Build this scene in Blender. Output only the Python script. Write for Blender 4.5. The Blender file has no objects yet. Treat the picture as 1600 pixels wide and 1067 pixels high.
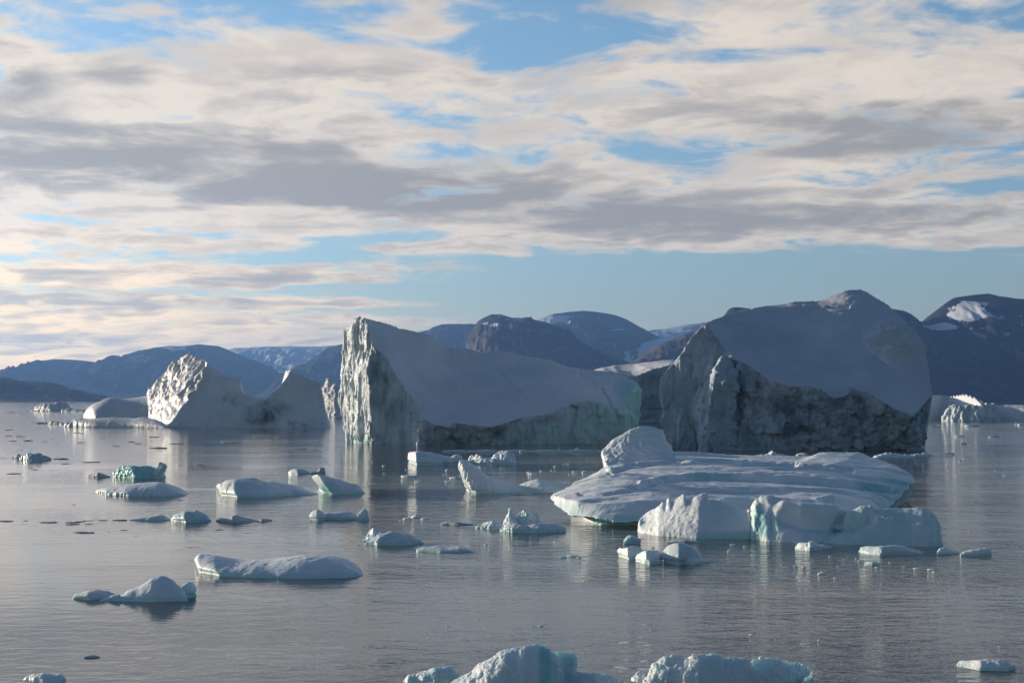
import bpy, bmesh, math, random
import numpy as np
from mathutils import Vector
from mathutils.bvhtree import BVHTree

SC = bpy.context.scene
COL = SC.collection
R = math.radians
random.seed(7)
RNG = np.random.RandomState(11)

# ------------------------------------------------------------------ camera
F = 2222.22            # focal length in photo pixels (50 mm on a 36 mm sensor, 1600 px wide)
CX, CY = 800.0, 533.5
HOR = 624.0            # row of the horizon
CAMZ = 8.0             # deck height above the water
PITCH = math.atan((HOR - CY) / F)
cam = bpy.data.objects.new('camera', bpy.data.cameras.new('camera'))
COL.objects.link(cam)
cam.data.lens = 50
cam.data.sensor_width = 36
cam.data.clip_start = 1
cam.data.clip_end = 120000
cam.location = (0, 0, CAMZ)
cam.rotation_euler = (R(90) + PITCH, 0, 0)
SC.camera = cam
SC.view_settings.view_transform = 'Standard'
SC.view_settings.look = 'None'
SC.view_settings.exposure = 0.30
SC.view_settings.gamma = 1.0
SC.render.resolution_x, SC.render.resolution_y = 1024, 682
SC.cycles.use_denoising = True
SC.cycles.max_bounces = 6
SC.cycles.volume_bounces = 0
SC.cycles.sample_clamp_indirect = 8

# ------------------------------------------------------------------ sun and sky
SUN_AZ, SUN_EL = R(-62), R(9.5)
sun = bpy.data.objects.new('sun', bpy.data.lights.new('sun', 'SUN'))
COL.objects.link(sun)
sun.data.energy = 5.0
sun.data.angle = R(0.5)
sun.data.color = (1.0, 0.83, 0.64)
SV = Vector((math.sin(SUN_AZ) * math.cos(SUN_EL), math.cos(SUN_AZ) * math.cos(SUN_EL), math.sin(SUN_EL)))
sun.rotation_euler = SV.to_track_quat('Z', 'Y').to_euler()


class NT:
    """short-hand for building shader node trees"""
    def __init__(self, tree):
        self.t = tree
        self.n = tree.nodes
        self.l = tree.links

    def put(self, sock, v):
        if hasattr(v, 'is_output') or isinstance(v, bpy.types.NodeSocket):
            self.l.new(v, sock)
        elif v is not None:
            if sock.type == 'RGBA' and not isinstance(v, (int, float)) and len(v) == 3:
                v = (*v, 1)
            sock.default_value = v

    def m(self, op, a, b=None, c=None, clamp=False):
        k = self.n.new('ShaderNodeMath')
        k.operation = op
        k.use_clamp = clamp
        for i, v in enumerate((a, b, c)):
            if v is not None:
                self.put(k.inputs[i], v)
        return k.outputs[0]

    def vm(self, op, a, b=None, c=None):
        k = self.n.new('ShaderNodeVectorMath')
        k.operation = op
        for i, v in enumerate((a, b, c)):
            if v is not None:
                if op == 'SCALE' and i == 1:
                    self.put(k.inputs['Scale'], v)
                else:
                    self.put(k.inputs[i], v)
        return k.outputs['Value'] if op in ('DOT_PRODUCT', 'LENGTH') else k.outputs[0]

    def xyz(self, x, y, z=0.0):
        k = self.n.new('ShaderNodeCombineXYZ')
        for i, v in enumerate((x, y, z)):
            self.put(k.inputs[i], v)
        return k.outputs[0]

    def sep(self, v):
        k = self.n.new('ShaderNodeSeparateXYZ')
        self.put(k.inputs[0], v)
        return k.outputs

    def noise(self, vec, scale, detail=4, rough=0.5, dist=0.0, lac=2.0):
        k = self.n.new('ShaderNodeTexNoise')
        self.put(k.inputs['Vector'], vec)
        for nm, v in (('Scale', scale), ('Detail', detail), ('Roughness', rough), ('Distortion', dist), ('Lacunarity', lac)):
            self.put(k.inputs[nm], v)
        return k.outputs[0]

    def ramp(self, v, lo, hi, a=0.0, b=1.0, smooth=True):
        k = self.n.new('ShaderNodeMapRange')
        k.interpolation_type = 'SMOOTHSTEP' if smooth else 'LINEAR'
        for i, x in enumerate((v, lo, hi, a, b)):
            self.put(k.inputs[i], x)
        return k.outputs[0]

    def mix(self, f, a, b, mode='MIX'):
        k = self.n.new('ShaderNodeMix')
        k.data_type = 'RGBA'
        k.blend_type = mode
        self.put(k.inputs[0], f)
        self.put(k.inputs[6], a)
        self.put(k.inputs[7], b)
        return k.outputs[2]

    def attr(self, name):
        k = self.n.new('ShaderNodeAttribute')
        k.attribute_name = name
        return k.outputs['Fac']


world = bpy.data.worlds.new("World")
SC.world = world
world.use_nodes = True
W = NT(world.node_tree)
bg = W.n['Background']
BGS = 0.1
bg.inputs[1].default_value = BGS
sky = W.n.new('ShaderNodeTexSky')
sky.sky_type = 'NISHITA'
sky.sun_disc = False
sky.sun_elevation = SUN_EL
sky.sun_rotation = SUN_AZ
sky.dust_density = 0.4
sky.air_density = 1.0
sky.ozone_density = 2.0
tc = W.n.new('ShaderNodeTexCoord')
D = tc.outputs['Generated']
dx, dy, dz = W.sep(D)
AZ = W.m('ARCTAN2', dx, dy)
EL = W.m('ARCSINE', dz)
ANG = W.xyz(AZ, EL, 0)


def ang(px, py):
    """photo position -> azimuth and elevation in the sky"""
    u, v = (px - CX) / F, -(py - CY) / F
    c, s = math.cos(PITCH), math.sin(PITCH)
    y, z = c - v * s, s + v * c
    return math.atan2(u, y), math.atan2(z, math.hypot(u, y))


def blobs(base, lst):
    acc = base
    for px, py, rx, ry, amp in lst:
        a, e = ang(px, py)
        v = W.vm('MULTIPLY_ADD', ANG, (F / rx, F / ry, 0), (-a * F / rx, -e * F / ry, 0))
        g = W.m('SUBTRACT', 1.0, W.vm('DOT_PRODUCT', v, v), clamp=True)
        acc = W.m('MULTIPLY_ADD', g, amp, acc)
    return acc


zc = W.m('ADD', W.m('MAXIMUM', dz, 0.0), 0.10)
P0 = W.xyz(W.m('DIVIDE', dx, zc), W.m('DIVIDE', dy, zc), 3.7)
n_big = W.noise(P0, 1.5, 5, 0.5, 0.15)
n_main = W.noise(P0, 3.5, 12, 0.60, 0.35)
P1 = W.vm('ADD', P0, (-0.07, -0.10, 0.04))
n_off = W.noise(P1, 3.5, 7, 0.56, 0.35)

# where the deck of cloud thickens and opens (positions on the sky)
cov = W.m('MULTIPLY_ADD', n_big, 0.8, -0.32)
cov = blobs(cov, [
    (400, 60, 900, 200, 0.216), (330, 190, 900, 150, 0.216), (1300, 60, 420, 150, 0.173), (1350, 190, 520, 110, 0.259),
    (500, 330, 1000, 90, 0.288), (1150, 340, 560, 75, 0.302), (1420, 355, 420, 45, 0.180), (100, 300, 500, 200, 0.180),
    (170, 428, 420, 26, 0.302), (430, 434, 230, 13, 0.288), (150, 476, 480, 22, 0.245), (520, 474, 300, 8, 0.288), (480, 498, 330, 13, 0.259), (120, 515, 460, 26, 0.245), (60, 560, 420, 26, 0.180),
    (700, 396, 160, 20, 0.245), (1590, 405, 140, 13, 0.202), (430, 382, 90, 15, 0.187), (1020, 502, 110, 10, 0.158), (60, 380, 240, 34, 0.144),
    (380, 5, 420, 40, -.42), (840, 40, 190, 100, -.62), (880, 150, 330, 26, -.24), (1045, 228, 110, 30, -.24), (1000, 300, 60, 20, -.1),
    (1530, 290, 130, 18, -.42), (1160, 85, 260, 14, -.30), (1100, 450, 560, 75, -.75), (1450, 450, 420, 80, -.6), (420, 396, 360, 18, -.44), (100, 404, 260, 9, -.3), (110, 346, 130, 14, -.34),
    (330, 364, 130, 13, -.34), (640, 360, 110, 20, -.4), (560, 376, 100, 12, -.3), (330, 456, 360, 8, -.34), (640, 486, 200, 9, -.3), (900, 480, 330, 50, -.3), (1040, 20, 130, 60, -.3), (400, 115, 130, 26, -.16), (480, 95, 60, 16, -.12), (90, 70, 60, 20, -.14),
    (620, 452, 300, 12, -.4), (1600, 40, 60, 14, -.3), (560, 145, 200, 12, -.14),
])
front = W.ramp(dy, -0.25, 0.7)                        # the deck thins out towards the other side of the sky
high = W.ramp(dz, 0.34, 0.75, 0.0, 0.55)
cov = W.m('SUBTRACT', cov, W.m('SUBTRACT', 0.22, W.m('MULTIPLY', front, 0.22)))
cov = W.m('SUBTRACT', cov, high)
dens = W.m('ADD', cov, W.m('MULTIPLY_ADD', n_main, 2.5, -1.25))
alpha = W.ramp(dens, -0.18, 0.32)
# thickness greys the middle of a bank; the side away from the sun is duller
dark = W.m('MULTIPLY_ADD', n_big, 0.9, -0.40)
dark = blobs(dark, [(60, 235, 220, 60, .55), (520, 270, 420, 60, .42), (820, 312, 380, 40, .50), (1180, 350, 420, 34, .42),
                    (1390, 200, 330, 46, .60), (1480, 235, 260, 34, .3), (1480, 330, 220, 34, .3), (120, 470, 360, 24, .45), (330, 240, 260, 60, .2),
                    (420, 437, 170, 13, .35), (480, 300, 220, 28, .3), (60, 430, 140, 12, .2), (100, 540, 420, 24, .28), (200, 120, 80, 20, .3), (20, 130, 60, 30, .35), (200, 290, 200, 60, .2), (1000, 340, 200, 30, .2),
                    (450, 40, 420, 70, -.4), (1300, 80, 340, 90, -.3), (300, 350, 300, 24, -.2), (1200, 270, 260, 26, -.3), (700, 220, 300, 40, -.1)])
dark = W.m('ADD', dark, W.m('MULTIPLY', W.m('SUBTRACT', n_main, n_off), 1.15))
dark = W.m('MULTIPLY_ADD', W.ramp(dens, 0.0, 0.75), 0.28, dark)
dk = W.ramp(dark, 0.02, 0.95)
lowel = W.ramp(EL, 0.015, 0.14, 1.0, 0.0)
lefts = W.ramp(AZ, -0.42, 0.12, 1.0, 0.0)
warm = W.m('MULTIPLY', lowel, lefts)
puff = W.ramp(W.m('SUBTRACT', n_main, n_off), -0.10, 0.12)
bright_c = W.mix(W.m('MULTIPLY', puff, 0.55), (0.71, 0.625, 0.525), (0.49, 0.445, 0.41))
bright_c = W.mix(warm, bright_c, W.mix(W.m('MULTIPLY', puff, 0.6), (1.48, 1.02, 0.49), (1.05, 0.76, 0.43)))
dark_c = W.mix(warm, (0.31, 0.30, 0.29), (0.60, 0.53, 0.42))
cloud_c = W.mix(dk, bright_c, dark_c)
k_back = W.ramp(dy, -0.5, 0.8, 0.16, 1.0)            # banks seen from their sunless side
cloud_c = W.vm('SCALE', cloud_c, W.m('MULTIPLY', k_back, 1.0 / BGS))
tint = W.mix(W.ramp(EL, 0.03, 0.27), (1.0, 1.08, 1.30), (1.24, 1.40, 1.54))
blue = W.mix(1.0, sky.outputs[0], tint, 'MULTIPLY')
hz = W.m('MULTIPLY', W.ramp(EL, -0.01, 0.085, 1.0, 0.0), W.m('MULTIPLY_ADD', lefts, 0.72, 0.14))
blue = W.mix(hz, blue, (1.45 / BGS, 1.02 / BGS, 0.54 / BGS))
# the upper sky and the far side of the dome are darker than the glowing quarter in front
dimf = W.m('MULTIPLY', W.ramp(dz, 0.25, 0.6, 1.0, 0.60), W.ramp(dy, -0.7, 0.6, 0.56, 1.0))
blue = W.vm('SCALE', blue, dimf)
final = W.mix(W.m('MULTIPLY', alpha, 0.97), blue, cloud_c)
# the quarter towards the sun glows
glow = W.m('MULTIPLY_ADD', W.m('MULTIPLY', W.ramp(AZ, -0.75, 0.10, 1.0, 0.0), W.ramp(EL, 0.0, 0.34, 1.0, 0.0)), 0.75, 1.0)
final = W.vm('SCALE', final, glow)
W.l.new(final, bg.inputs[0])
world.cycles.sampling_method = 'MANUAL'
world.cycles.sample_map_resolution = 1024


# ------------------------------------------------------------------ helpers
def P(px, py, Y):
    """photo position at ground distance Y -> a point of the place"""
    u, v = (px - CX) / F, -(py - CY) / F
    c, s = math.cos(PITCH), math.sin(PITCH)
    dyy, dzz = c - v * s, s + v * c
    k = Y / dyy
    return np.array((u * k, Y, CAMZ + dzz * k))


def WY(py):
    """ground distance at which a photo row meets the water"""
    v = -(py - CY) / F
    c, s = math.cos(PITCH), math.sin(PITCH)
    return -CAMZ * (c - v * s) / (s + v * c)


_perm = RNG.permutation(512).astype(np.int64)
_grad = RNG.normal(size=(512, 3))
_grad /= np.linalg.norm(_grad, axis=1)[:, None]


def pn(p):
    """gradient noise, about -1..1"""
    p = np.asarray(p, float)
    i = np.floor(p).astype(np.int64)
    f = p - i
    u = f * f * f * (f * (f * 6 - 15) + 10)
    out = 0
    for a in (0, 1):
        for b in (0, 1):
            for c in (0, 1):
                h = _perm[(i[:, 0] + a) & 511]
                h = _perm[(h + i[:, 1] + b) & 511]
                h = _perm[(h + i[:, 2] + c) & 511]
                g = _grad[h]
                d = (g * (f - (a, b, c))).sum(1)
                w = (u[:, 0] if a else 1 - u[:, 0]) * (u[:, 1] if b else 1 - u[:, 1]) * (u[:, 2] if c else 1 - u[:, 2])
                out = out + w * d
    return out * 1.6


def fbm(p, o=4, g=0.5):
    s, a = 0, 1.0
    for k in range(o):
        s = s + a * pn(p * 2.03 ** k + k * 17.3)
        a *= g
    return s


def ridged(p, o=4, g=0.5):
    s, a = 0, 1.0
    for k in range(o):
        s = s + a * (1 - 2 * np.abs(pn(p * 2.03 ** k + k * 31.7)))
        a *= g
    return s


def facets(p, seed=0):
    """broken planes: every cell of space is its own tilted fracture face"""
    p = np.asarray(p, float) + seed * 13.7
    i = np.floor(p).astype(np.int64)
    best = np.full(len(p), 1e9)
    val = np.zeros(len(p))
    for a in (-1, 0, 1):
        for b in (-1, 0, 1):
            for c in (-1, 0, 1):
                q = i + (a, b, c)
                h = _perm[(_perm[(_perm[q[:, 0] & 511] + q[:, 1]) & 511] + q[:, 2]) & 511]
                j = _grad[h] * 0.42 + 0.5
                dv = p - (q + j)
                d2 = (dv ** 2).sum(1)
                m = d2 < best
                g = _grad[(h + 77) & 511]
                v = (dv * g).sum(1) * 1.1 + _grad[(h + 191) & 511][:, 0] * 0.6
                val = np.where(m, v, val)
                best = np.minimum(best, d2)
    return val


def tag(o, label=None, cat=None, group=None, kind=None):
    for k, v in (('label', label), ('category', cat), ('group', group), ('kind', kind)):
        if v:
            o[k] = v
    return o


def mesh_obj(name, verts, faces, mat, parent=None, attrs=None, smooth=True):
    me = bpy.data.meshes.new(name)
    me.from_pydata([tuple(v) for v in verts], [], [tuple(int(i) for i in f) for f in faces])
    me.update()
    if smooth:
        me.polygons.foreach_set('use_smooth', [True] * len(me.polygons))
    for an, av in (attrs or {}).items():
        a = me.attributes.new(an, 'FLOAT', 'POINT')
        a.data.foreach_set('value', np.asarray(av, np.float32))
    me.materials.append(mat)
    o = bpy.data.objects.new(name, me)
    COL.objects.link(o)
    if parent:
        o.parent = parent
    return o


# ------------------------------------------------------------------ materials
def new_mat(name):
    m = bpy.data.materials.new(name)
    m.use_nodes = True
    t = NT(m.node_tree)
    return m, t, t.n['Principled BSDF']


def bump(t, h, dist, strength=1.0):
    b = t.n.new('ShaderNodeBump')
    b.inputs['Strength'].default_value = strength
    b.inputs['Distance'].default_value = dist
    t.put(b.inputs['Height'], h)
    return b.outputs[0]


def ice_material(name, base, shade2, teal, grain, grain_d, rough=0.55, streak=None, dirt_shade=None, sss=0.0):
    m, t, b = new_mat(name)
    g = t.n.new('ShaderNodeNewGeometry')
    pos = g.outputs['Position']
    n = t.noise(pos, grain * 0.12, 6, 0.6)
    c = t.mix(t.ramp(n, 0.35, 0.68), base, shade2)
    if streak:
        sv = t.vm('MULTIPLY', pos, (1.0, 1.0, 0.13))
        s = t.noise(sv, streak[0], 5, 0.6, 0.4)
        c = t.mix(t.m('MULTIPLY', t.ramp(s, 0.42, 0.66), streak[1]), c, streak[2])
    if dirt_shade:  # masked dark tone: real dirt, and shade painted into the ice colour
        dn = t.noise(t.vm('MULTIPLY', pos, (1.0, 1.0, 0.75)), dirt_shade[0], 7, 0.62, 0.6)
        c = t.mix(t.m('MULTIPLY', t.ramp(dn, 0.36, 0.68), t.m('MULTIPLY', t.attr('dirt_shade'), dirt_shade[1])), c, dirt_shade[2])
    tl = t.m('MULTIPLY', t.attr('teal'), t.ramp(t.noise(pos, grain * 0.3, 3, 0.5), 0.25, 0.6, 0.65, 1.0), clamp=True)
    c = t.mix(tl, c, teal)
    t.put(b.inputs['Base Color'], c)
    b.inputs['Roughness'].default_value = rough
    b.inputs['Specular IOR Level'].default_value = 0.35
    b.inputs['IOR'].default_value = 1.31
    if sss:
        b.inputs['Subsurface Weight'].default_value = sss
        b.inputs['Subsurface Radius'].default_value = (0.40, 0.85, 1.0)
        b.inputs['Subsurface Scale'].default_value = 0.35
    h = t.noise(pos, grain, 5, 0.62)
    t.put(b.inputs['Normal'], bump(t, h, grain_d))
    return m


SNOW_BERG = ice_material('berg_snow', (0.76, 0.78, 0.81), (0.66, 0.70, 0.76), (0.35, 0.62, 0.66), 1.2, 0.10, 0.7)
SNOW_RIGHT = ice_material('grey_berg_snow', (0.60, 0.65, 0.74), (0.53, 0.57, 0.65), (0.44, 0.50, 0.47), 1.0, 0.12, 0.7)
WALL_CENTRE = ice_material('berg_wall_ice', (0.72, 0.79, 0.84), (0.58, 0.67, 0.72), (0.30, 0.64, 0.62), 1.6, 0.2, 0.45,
                           streak=(0.9, 0.5, (0.40, 0.52, 0.56)), dirt_shade=(0.35, 0.70, (0.13, 0.19, 0.21)))  # dark tone here is painted shade for unlit walls and a cave
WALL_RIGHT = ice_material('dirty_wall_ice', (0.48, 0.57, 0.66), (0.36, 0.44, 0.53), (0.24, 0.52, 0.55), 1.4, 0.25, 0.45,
                          streak=(0.8, 0.3, (0.28, 0.35, 0.39)), dirt_shade=(0.28, 0.72, (0.085, 0.11, 0.15)))
WALL_LEFT = ice_material('rough_wall_ice', (0.80, 0.82, 0.84), (0.66, 0.70, 0.74), (0.35, 0.55, 0.58), 1.2, 0.25, 0.35, dirt_shade=(0.2, 0.95, (0.09, 0.11, 0.13)))
FLOE = ice_material('floe_ice', (0.80, 0.85, 0.88), (0.70, 0.77, 0.82), (0.26, 0.62, 0.61), 4.0, 0.02, 0.40, sss=0.30)
FLOE_WET = ice_material('wet_floe_ice', (0.68, 0.76, 0.80), (0.54, 0.65, 0.70), (0.40, 0.70, 0.68), 5.0, 0.012, 0.30, sss=0.36)
BRASH = ice_material('brash_ice', (0.66, 0.70, 0.74), (0.48, 0.53, 0.57), (0.2, 0.45, 0.45), 9.0, 0.03, 0.5)
DULL = ice_material('dull_brash_ice', (0.62, 0.63, 0.64), (0.42, 0.42, 0.43), (0.2, 0.4, 0.4), 9.0, 0.03, 0.5)


# ------------------------------------------------------------------ water
def make_water():
    m, t, b = new_mat('fjord_water')
    g = t.n.new('ShaderNodeNewGeometry')
    pos = g.outputs['Position']
    sx, sy, sz = t.sep(pos)
    v = t.xyz(t.m('MULTIPLY', sx, 0.62), sy, 0)
    big = t.noise(v, 0.22, 3, 0.5)
    mid = t.noise(v, 1.25, 4, 0.55, 0.3)
    fine = t.noise(v, 5.0, 3, 0.6)
    gust = t.noise(t.xyz(t.m('MULTIPLY', sx, 0.02), t.m('MULTIPLY', sy, 0.045), 4.0), 1.0, 3, 0.55)
    right = t.ramp(t.m('DIVIDE', sx, t.m('ADD', sy, 20.0)), -0.36, 0.20, 0.26, 1.6)
    amp = t.m('MULTIPLY', t.ramp(gust, 0.36, 0.64, 0.40, 1.35), right)
    h = t.m('ADD', t.m('MULTIPLY', mid, 0.060), t.m('ADD', t.m('MULTIPLY', fine, 0.009), t.m('MULTIPLY', big, 0.07)))
    # an even light breeze further out on the fjord
    far = t.ramp(sy, 110, 520)
    h = t.m('MULTIPLY', h, t.m('ADD', t.m('MULTIPLY', amp, t.m('SUBTRACT', 1.0, far)), t.m('MULTIPLY', far, 1.0)))
    t.put(b.inputs['Base Color'], (0.062, 0.075, 0.078))
    b.inputs['Roughness'].default_value = 0.035
    b.inputs['IOR'].default_value = 1.38
    b.inputs['Specular IOR Level'].default_value = 0.5
    t.put(b.inputs['Normal'], bump(t, h, 1.0))
    S = 20000.0
    ys = [-1500, 0, 60, 150, 400, 1200, 4000, 10000, S]
    xs = [-S, -6000, -1500, -300, -60, 0, 60, 300, 1500, 6000, S]
    vs = [(x, y, 0) for y in ys for x in xs]
    nx = len(xs)
    fs = [(j * nx + i, j * nx + i + 1, (j + 1) * nx + i + 1, (j + 1) * nx + i) for j in range(len(ys) - 1) for i in range(nx - 1)]
    o = mesh_obj('water', vs, fs, m, smooth=False)
    tag(o, 'calm grey fjord water with fine ripples and reflections of the bergs', 'water', kind='structure')


make_water()


# ------------------------------------------------------------------ mountains
def rock_mat(name, rock, rock2, snow_amt, snow_c=(0.62, 0.66, 0.72), zscale=1.0, base_z=0.0, cliff=None):
    m, t, b = new_mat(name)
    g = t.n.new('ShaderNodeNewGeometry')
    pos = g.outputs['Position']
    nz = t.sep(g.outputs['True Normal'])[2]
    z = t.sep(pos)[2]
    c = t.mix(t.ramp(t.noise(pos, 0.006, 6, 0.6), 0.35, 0.65), rock, rock2)
    strata = t.noise(t.vm('MULTIPLY', pos, (0.12, 0.12, 1.0)), 0.02, 4, 0.6)
    c = t.mix(t.m('MULTIPLY', t.ramp(strata, 0.42, 0.62), 0.7), c, tuple(x * 0.45 for x in rock))
    gl = t.noise(t.vm('MULTIPLY', pos, (1.0, 0.5, 0.12)), 0.012, 4, 0.6)
    c = t.mix(t.m('MULTIPLY', t.ramp(gl, 0.54, 0.66), 0.55), c, tuple(min(x * 2.6, 1) for x in rock2))
    if cliff:
        cv = t.noise(t.vm('MULTIPLY', pos, (1.0, 1.0, 0.06)), 0.022, 4, 0.6)
        c = t.mix(t.ramp(nz, 0.55, 0.25), c, t.mix(t.ramp(cv, 0.38, 0.62), cliff, tuple(k * 0.35 for k in cliff)))
    sn = t.noise(t.vm('MULTIPLY', pos, (0.6, 1.0, 1.6)), 0.0035, 7, 0.62, 0.6)
    s = t.m('ADD', t.m('MULTIPLY_ADD', t.ramp(z, base_z, base_z + 420 * zscale), 0.42, sn), t.m('MULTIPLY_ADD', nz, 0.25, snow_amt - 0.5))
    s = t.m('ADD', s, t.m('MULTIPLY', t.attr('snow'), 0.5))
    c = t.mix(t.ramp(s, 0.60, 0.68), c, snow_c)
    t.put(b.inputs['Base Color'], c)
    b.inputs['Roughness'].default_value = 0.9
    b.inputs['Specular IOR Level'].default_value = 0.1
    return m


def poly_at(pts, xs):
    a = np.array(pts, float)
    return np.interp(xs, a[:, 0], a[:, 1])


def mountain(label, ridge, Y, mat, depth_front=2600, depth_back=2500, nx=260, ny=60, rough=60, cliff=None, snow=None, base_py=628, sharp=1.25, seed=0, name='mountain'):
    """ridge: photo outline of the crest, carried to distance Y; flanks run down to the water on both sides"""
    x0, x1 = ridge[0][0], ridge[-1][0]
    xs = np.linspace(x0, x1, nx)
    yr = poly_at(ridge, xs)
    crest = np.array([P(x, y, Y) for x, y in zip(xs, yr)])
    rows = []
    ts = np.concatenate([np.linspace(-1, 0, ny)[:-1], np.linspace(0, 1, ny // 3)])
    span = crest[-1, 0] - crest[0, 0]
    for tt in ts:
        if tt <= 0:
            a = -tt
            hf = (1 - a) ** sharp
            if cliff:
                c0, c1, lo, hi = cliff      # terrace, a steep band between a=c0..c1, then talus
                hf = np.interp(a, [0, c0, c1, 1], [1, hi, lo, 0])
            yy = Y - a * depth_front * (np.clip((np.linspace(0, 1, nx)) / 0.13, 0.0, 1) ** 0.5 if cliff else 1.0)
        else:
            a = tt
            hf = (1 - a) ** 1.2
            yy = Y + a * depth_back
        r = crest.copy()
        r[:, 1] = yy
        r[:, 2] = crest[:, 2] * hf - 12 * (a > 0.97)
        rows.append(r)
    V = np.concatenate(rows)
    H = np.maximum(crest[:, 2].max(), 50)
    n = ridged(V / (0.9 * H) * (1, 0.55, 0) + seed * 9.1, 5, 0.55)
    n2 = fbm(V / (0.16 * H) + seed * 3.3, 3)
    gul = ridged(V / (0.20 * H) * (1, 0.10, 0) + (0.5 * fbm(V / (0.5 * H), 2))[:, None] + seed * 4.7, 3, 0.55)
    w = np.tile(np.abs(ts)[:, None], (1, nx)).ravel()
    env = np.clip(w * 4, 0, 1) * np.clip((1 - w) * 3, 0, 1) * np.clip(V[:, 2] / (0.25 * H), 0, 1)
    V[:, 2] += rough * (n * 0.95 - 0.75 + 0.55 * gul - 0.3) * env + 0.16 * rough * n2 * np.clip(env + 0.12, 0, 1) + 4.5 * fbm(V / 150.0 + 5, 3)
    V[:, 1] += rough * 1.2 * env * n2 * 0.6
    wob = 0.85 * fbm(V / (150.0, 150.0, 60.0) + seed, 5, 0.62)
    at = np.zeros(len(V))
    for (px, py, rx, ry, a) in (snow or []):
        # bright snow lies around this place of the slope
        u = CX + F * V[:, 0] / V[:, 1]
        q = HOR - F * (V[:, 2] - CAMZ) / V[:, 1]
        at = np.maximum(at, a * np.clip(1.2 - (((u - px) / rx) ** 2 + ((q - py) / ry) ** 2) + wob, 0, 1) * (V[:, 1] <= Y + 10))
    hrel = V[:, 2] / crest[:, 2].max()
    at = np.maximum(at, 0.42 * np.clip((-gul - 0.25) * 2.5, 0, 1) * np.clip((hrel - 0.35) * 3, 0, 1))
    k = len(ts)
    fs = [(j * nx + i, j * nx + i + 1, (j + 1) * nx + i + 1, (j + 1) * nx + i) for j in range(k - 1) for i in range(nx - 1)]
    o = mesh_obj(name, V, fs, mat, attrs={'snow': at})
    tag(o, label, 'mountain', kind='structure')
    return o


ROCK_DARK = rock_mat('dark_rock', (0.017, 0.020, 0.028), (0.030, 0.031, 0.036), -0.15)
ROCK_CLIFF = rock_mat('cliff_rock', (0.024, 0.025, 0.030), (0.045, 0.040, 0.040), -0.14, cliff=(0.13, 0.10, 0.085))
ROCK_SNOWY = rock_mat('snowy_rock', (0.05, 0.046, 0.045), (0.08, 0.07, 0.065), 0.0)
ROCK_BROWN = rock_mat('brown_rock', (0.05, 0.040, 0.036), (0.085, 0.064, 0.053), -0.12)
HILL_BROWN = rock_mat('brown_heath', (0.13, 0.095, 0.07), (0.18, 0.135, 0.10), -0.3)
GLACIER = rock_mat('glacier_snow', (0.3, 0.31, 0.33), (0.4, 0.41, 0.43), 0.45)

mountain('low brown hill at far left shore', [(-420, 560), (-250, 575), (-120, 583), (0, 591), (25, 594), (50, 600), (75, 609), (92, 619), (108, 628)], 6200, HILL_BROWN, 700, 1500, 200, 30, 25, seed=1, name='hill')
mountain('long flat topped blue mountain ridge on the left', [(-500, 575), (-200, 585), (-40, 584), (0, 582), (33, 582), (37, 574), (50, 565), (85, 561), (120, 562), (160, 567), (180, 562), (215, 548), (240, 543), (265, 540), (285, 541), (310, 538), (340, 540), (355, 546), (372, 553), (400, 566), (430, 580), (470, 600), (500, 615), (520, 627)],
         13500, ROCK_DARK, 2600, 3000, 320, 50, 70, seed=2, snow=[(205, 562, 40, 5, .35), (195, 556, 60, 4, .3), (275, 545, 16, 4, .5)])
mountain('pale glacier plateau behind the left ridge', [(330, 560), (352, 547), (365, 544), (420, 541), (500, 541), (520, 540), (580, 545), (620, 552)], 16500, GLACIER, 3000, 2500, 160, 40, 50, seed=3, name='glacier')
mountain('dark blue mountain shoulder behind the central iceberg', [(440, 612), (455, 590), (470, 572), (490, 558), (512, 543), (535, 537), (570, 532), (620, 525), (655, 519), (670, 516), (676, 511), (690, 507), (735, 506), (760, 510), (800, 530), (850, 560)],
         13000, ROCK_DARK, 2400, 2500, 240, 50, 50, seed=4)
mountain('rounded mountain with a snowy left shoulder behind the cliff', [(790, 530), (815, 510), (833, 501), (850, 495), (868, 490), (890, 487), (915, 486), (935, 488), (955, 491), (980, 499), (1000, 511), (1018, 520), (1040, 531), (1070, 548), (1100, 570)],
         12500, ROCK_DARK, 1700, 2200, 240, 60, 60, seed=5, snow=[(858, 500, 36, 11, 1.0), (905, 502, 10, 12, .25), (935, 505, 8, 14, .22)])
mountain('hazy snowy hills beyond the glacier valley', [(960, 530), (1000, 520), (1018, 516), (1040, 513), (1075, 507), (1100, 504), (1125, 498), (1160, 500), (1220, 520), (1300, 560)], 16500, ROCK_SNOWY, 2600, 2500, 160, 40, 60, seed=6, name='hills')
mountain('white glacier tongue in the valley', [(930, 556), (945, 547), (960, 541), (1000, 536), (1025, 530), (1050, 522), (1085, 515), (1110, 512), (1160, 520)], 12000, GLACIER, 1700, 1500, 140, 40, 15, seed=7, name='glacier')
mountain('flat topped cliff mountain with a sheer brown rock face', [(726, 560), (731, 523), (738, 512), (748, 501), (756, 496), (768, 491), (783, 491), (800, 497), (830, 498), (858, 505), (885, 518), (905, 534), (925, 545), (950, 554), (985, 566), (1030, 582)],
         9000, ROCK_CLIFF, 1300, 2200, 300, 90, 40, cliff=(0.30, 0.40, 0.42, 0.84), seed=8, snow=[(772, 507, 17, 4, .7), (835, 515, 22, 4, .6), (870, 523, 14, 5, .3)])
mountain('brown ridge streaked with snow beside the glacier valley', [(955, 585), (985, 566), (1005, 554), (1020, 545), (1045, 533), (1070, 522), (1100, 510), (1135, 498), (1200, 500), (1300, 540)], 8000, ROCK_BROWN, 1100, 1500, 200, 60, 45, seed=9,
         snow=[(1022, 560, 26, 5, .5), (1055, 545, 20, 5, .4), (1035, 572, 20, 4, .4)])
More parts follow.
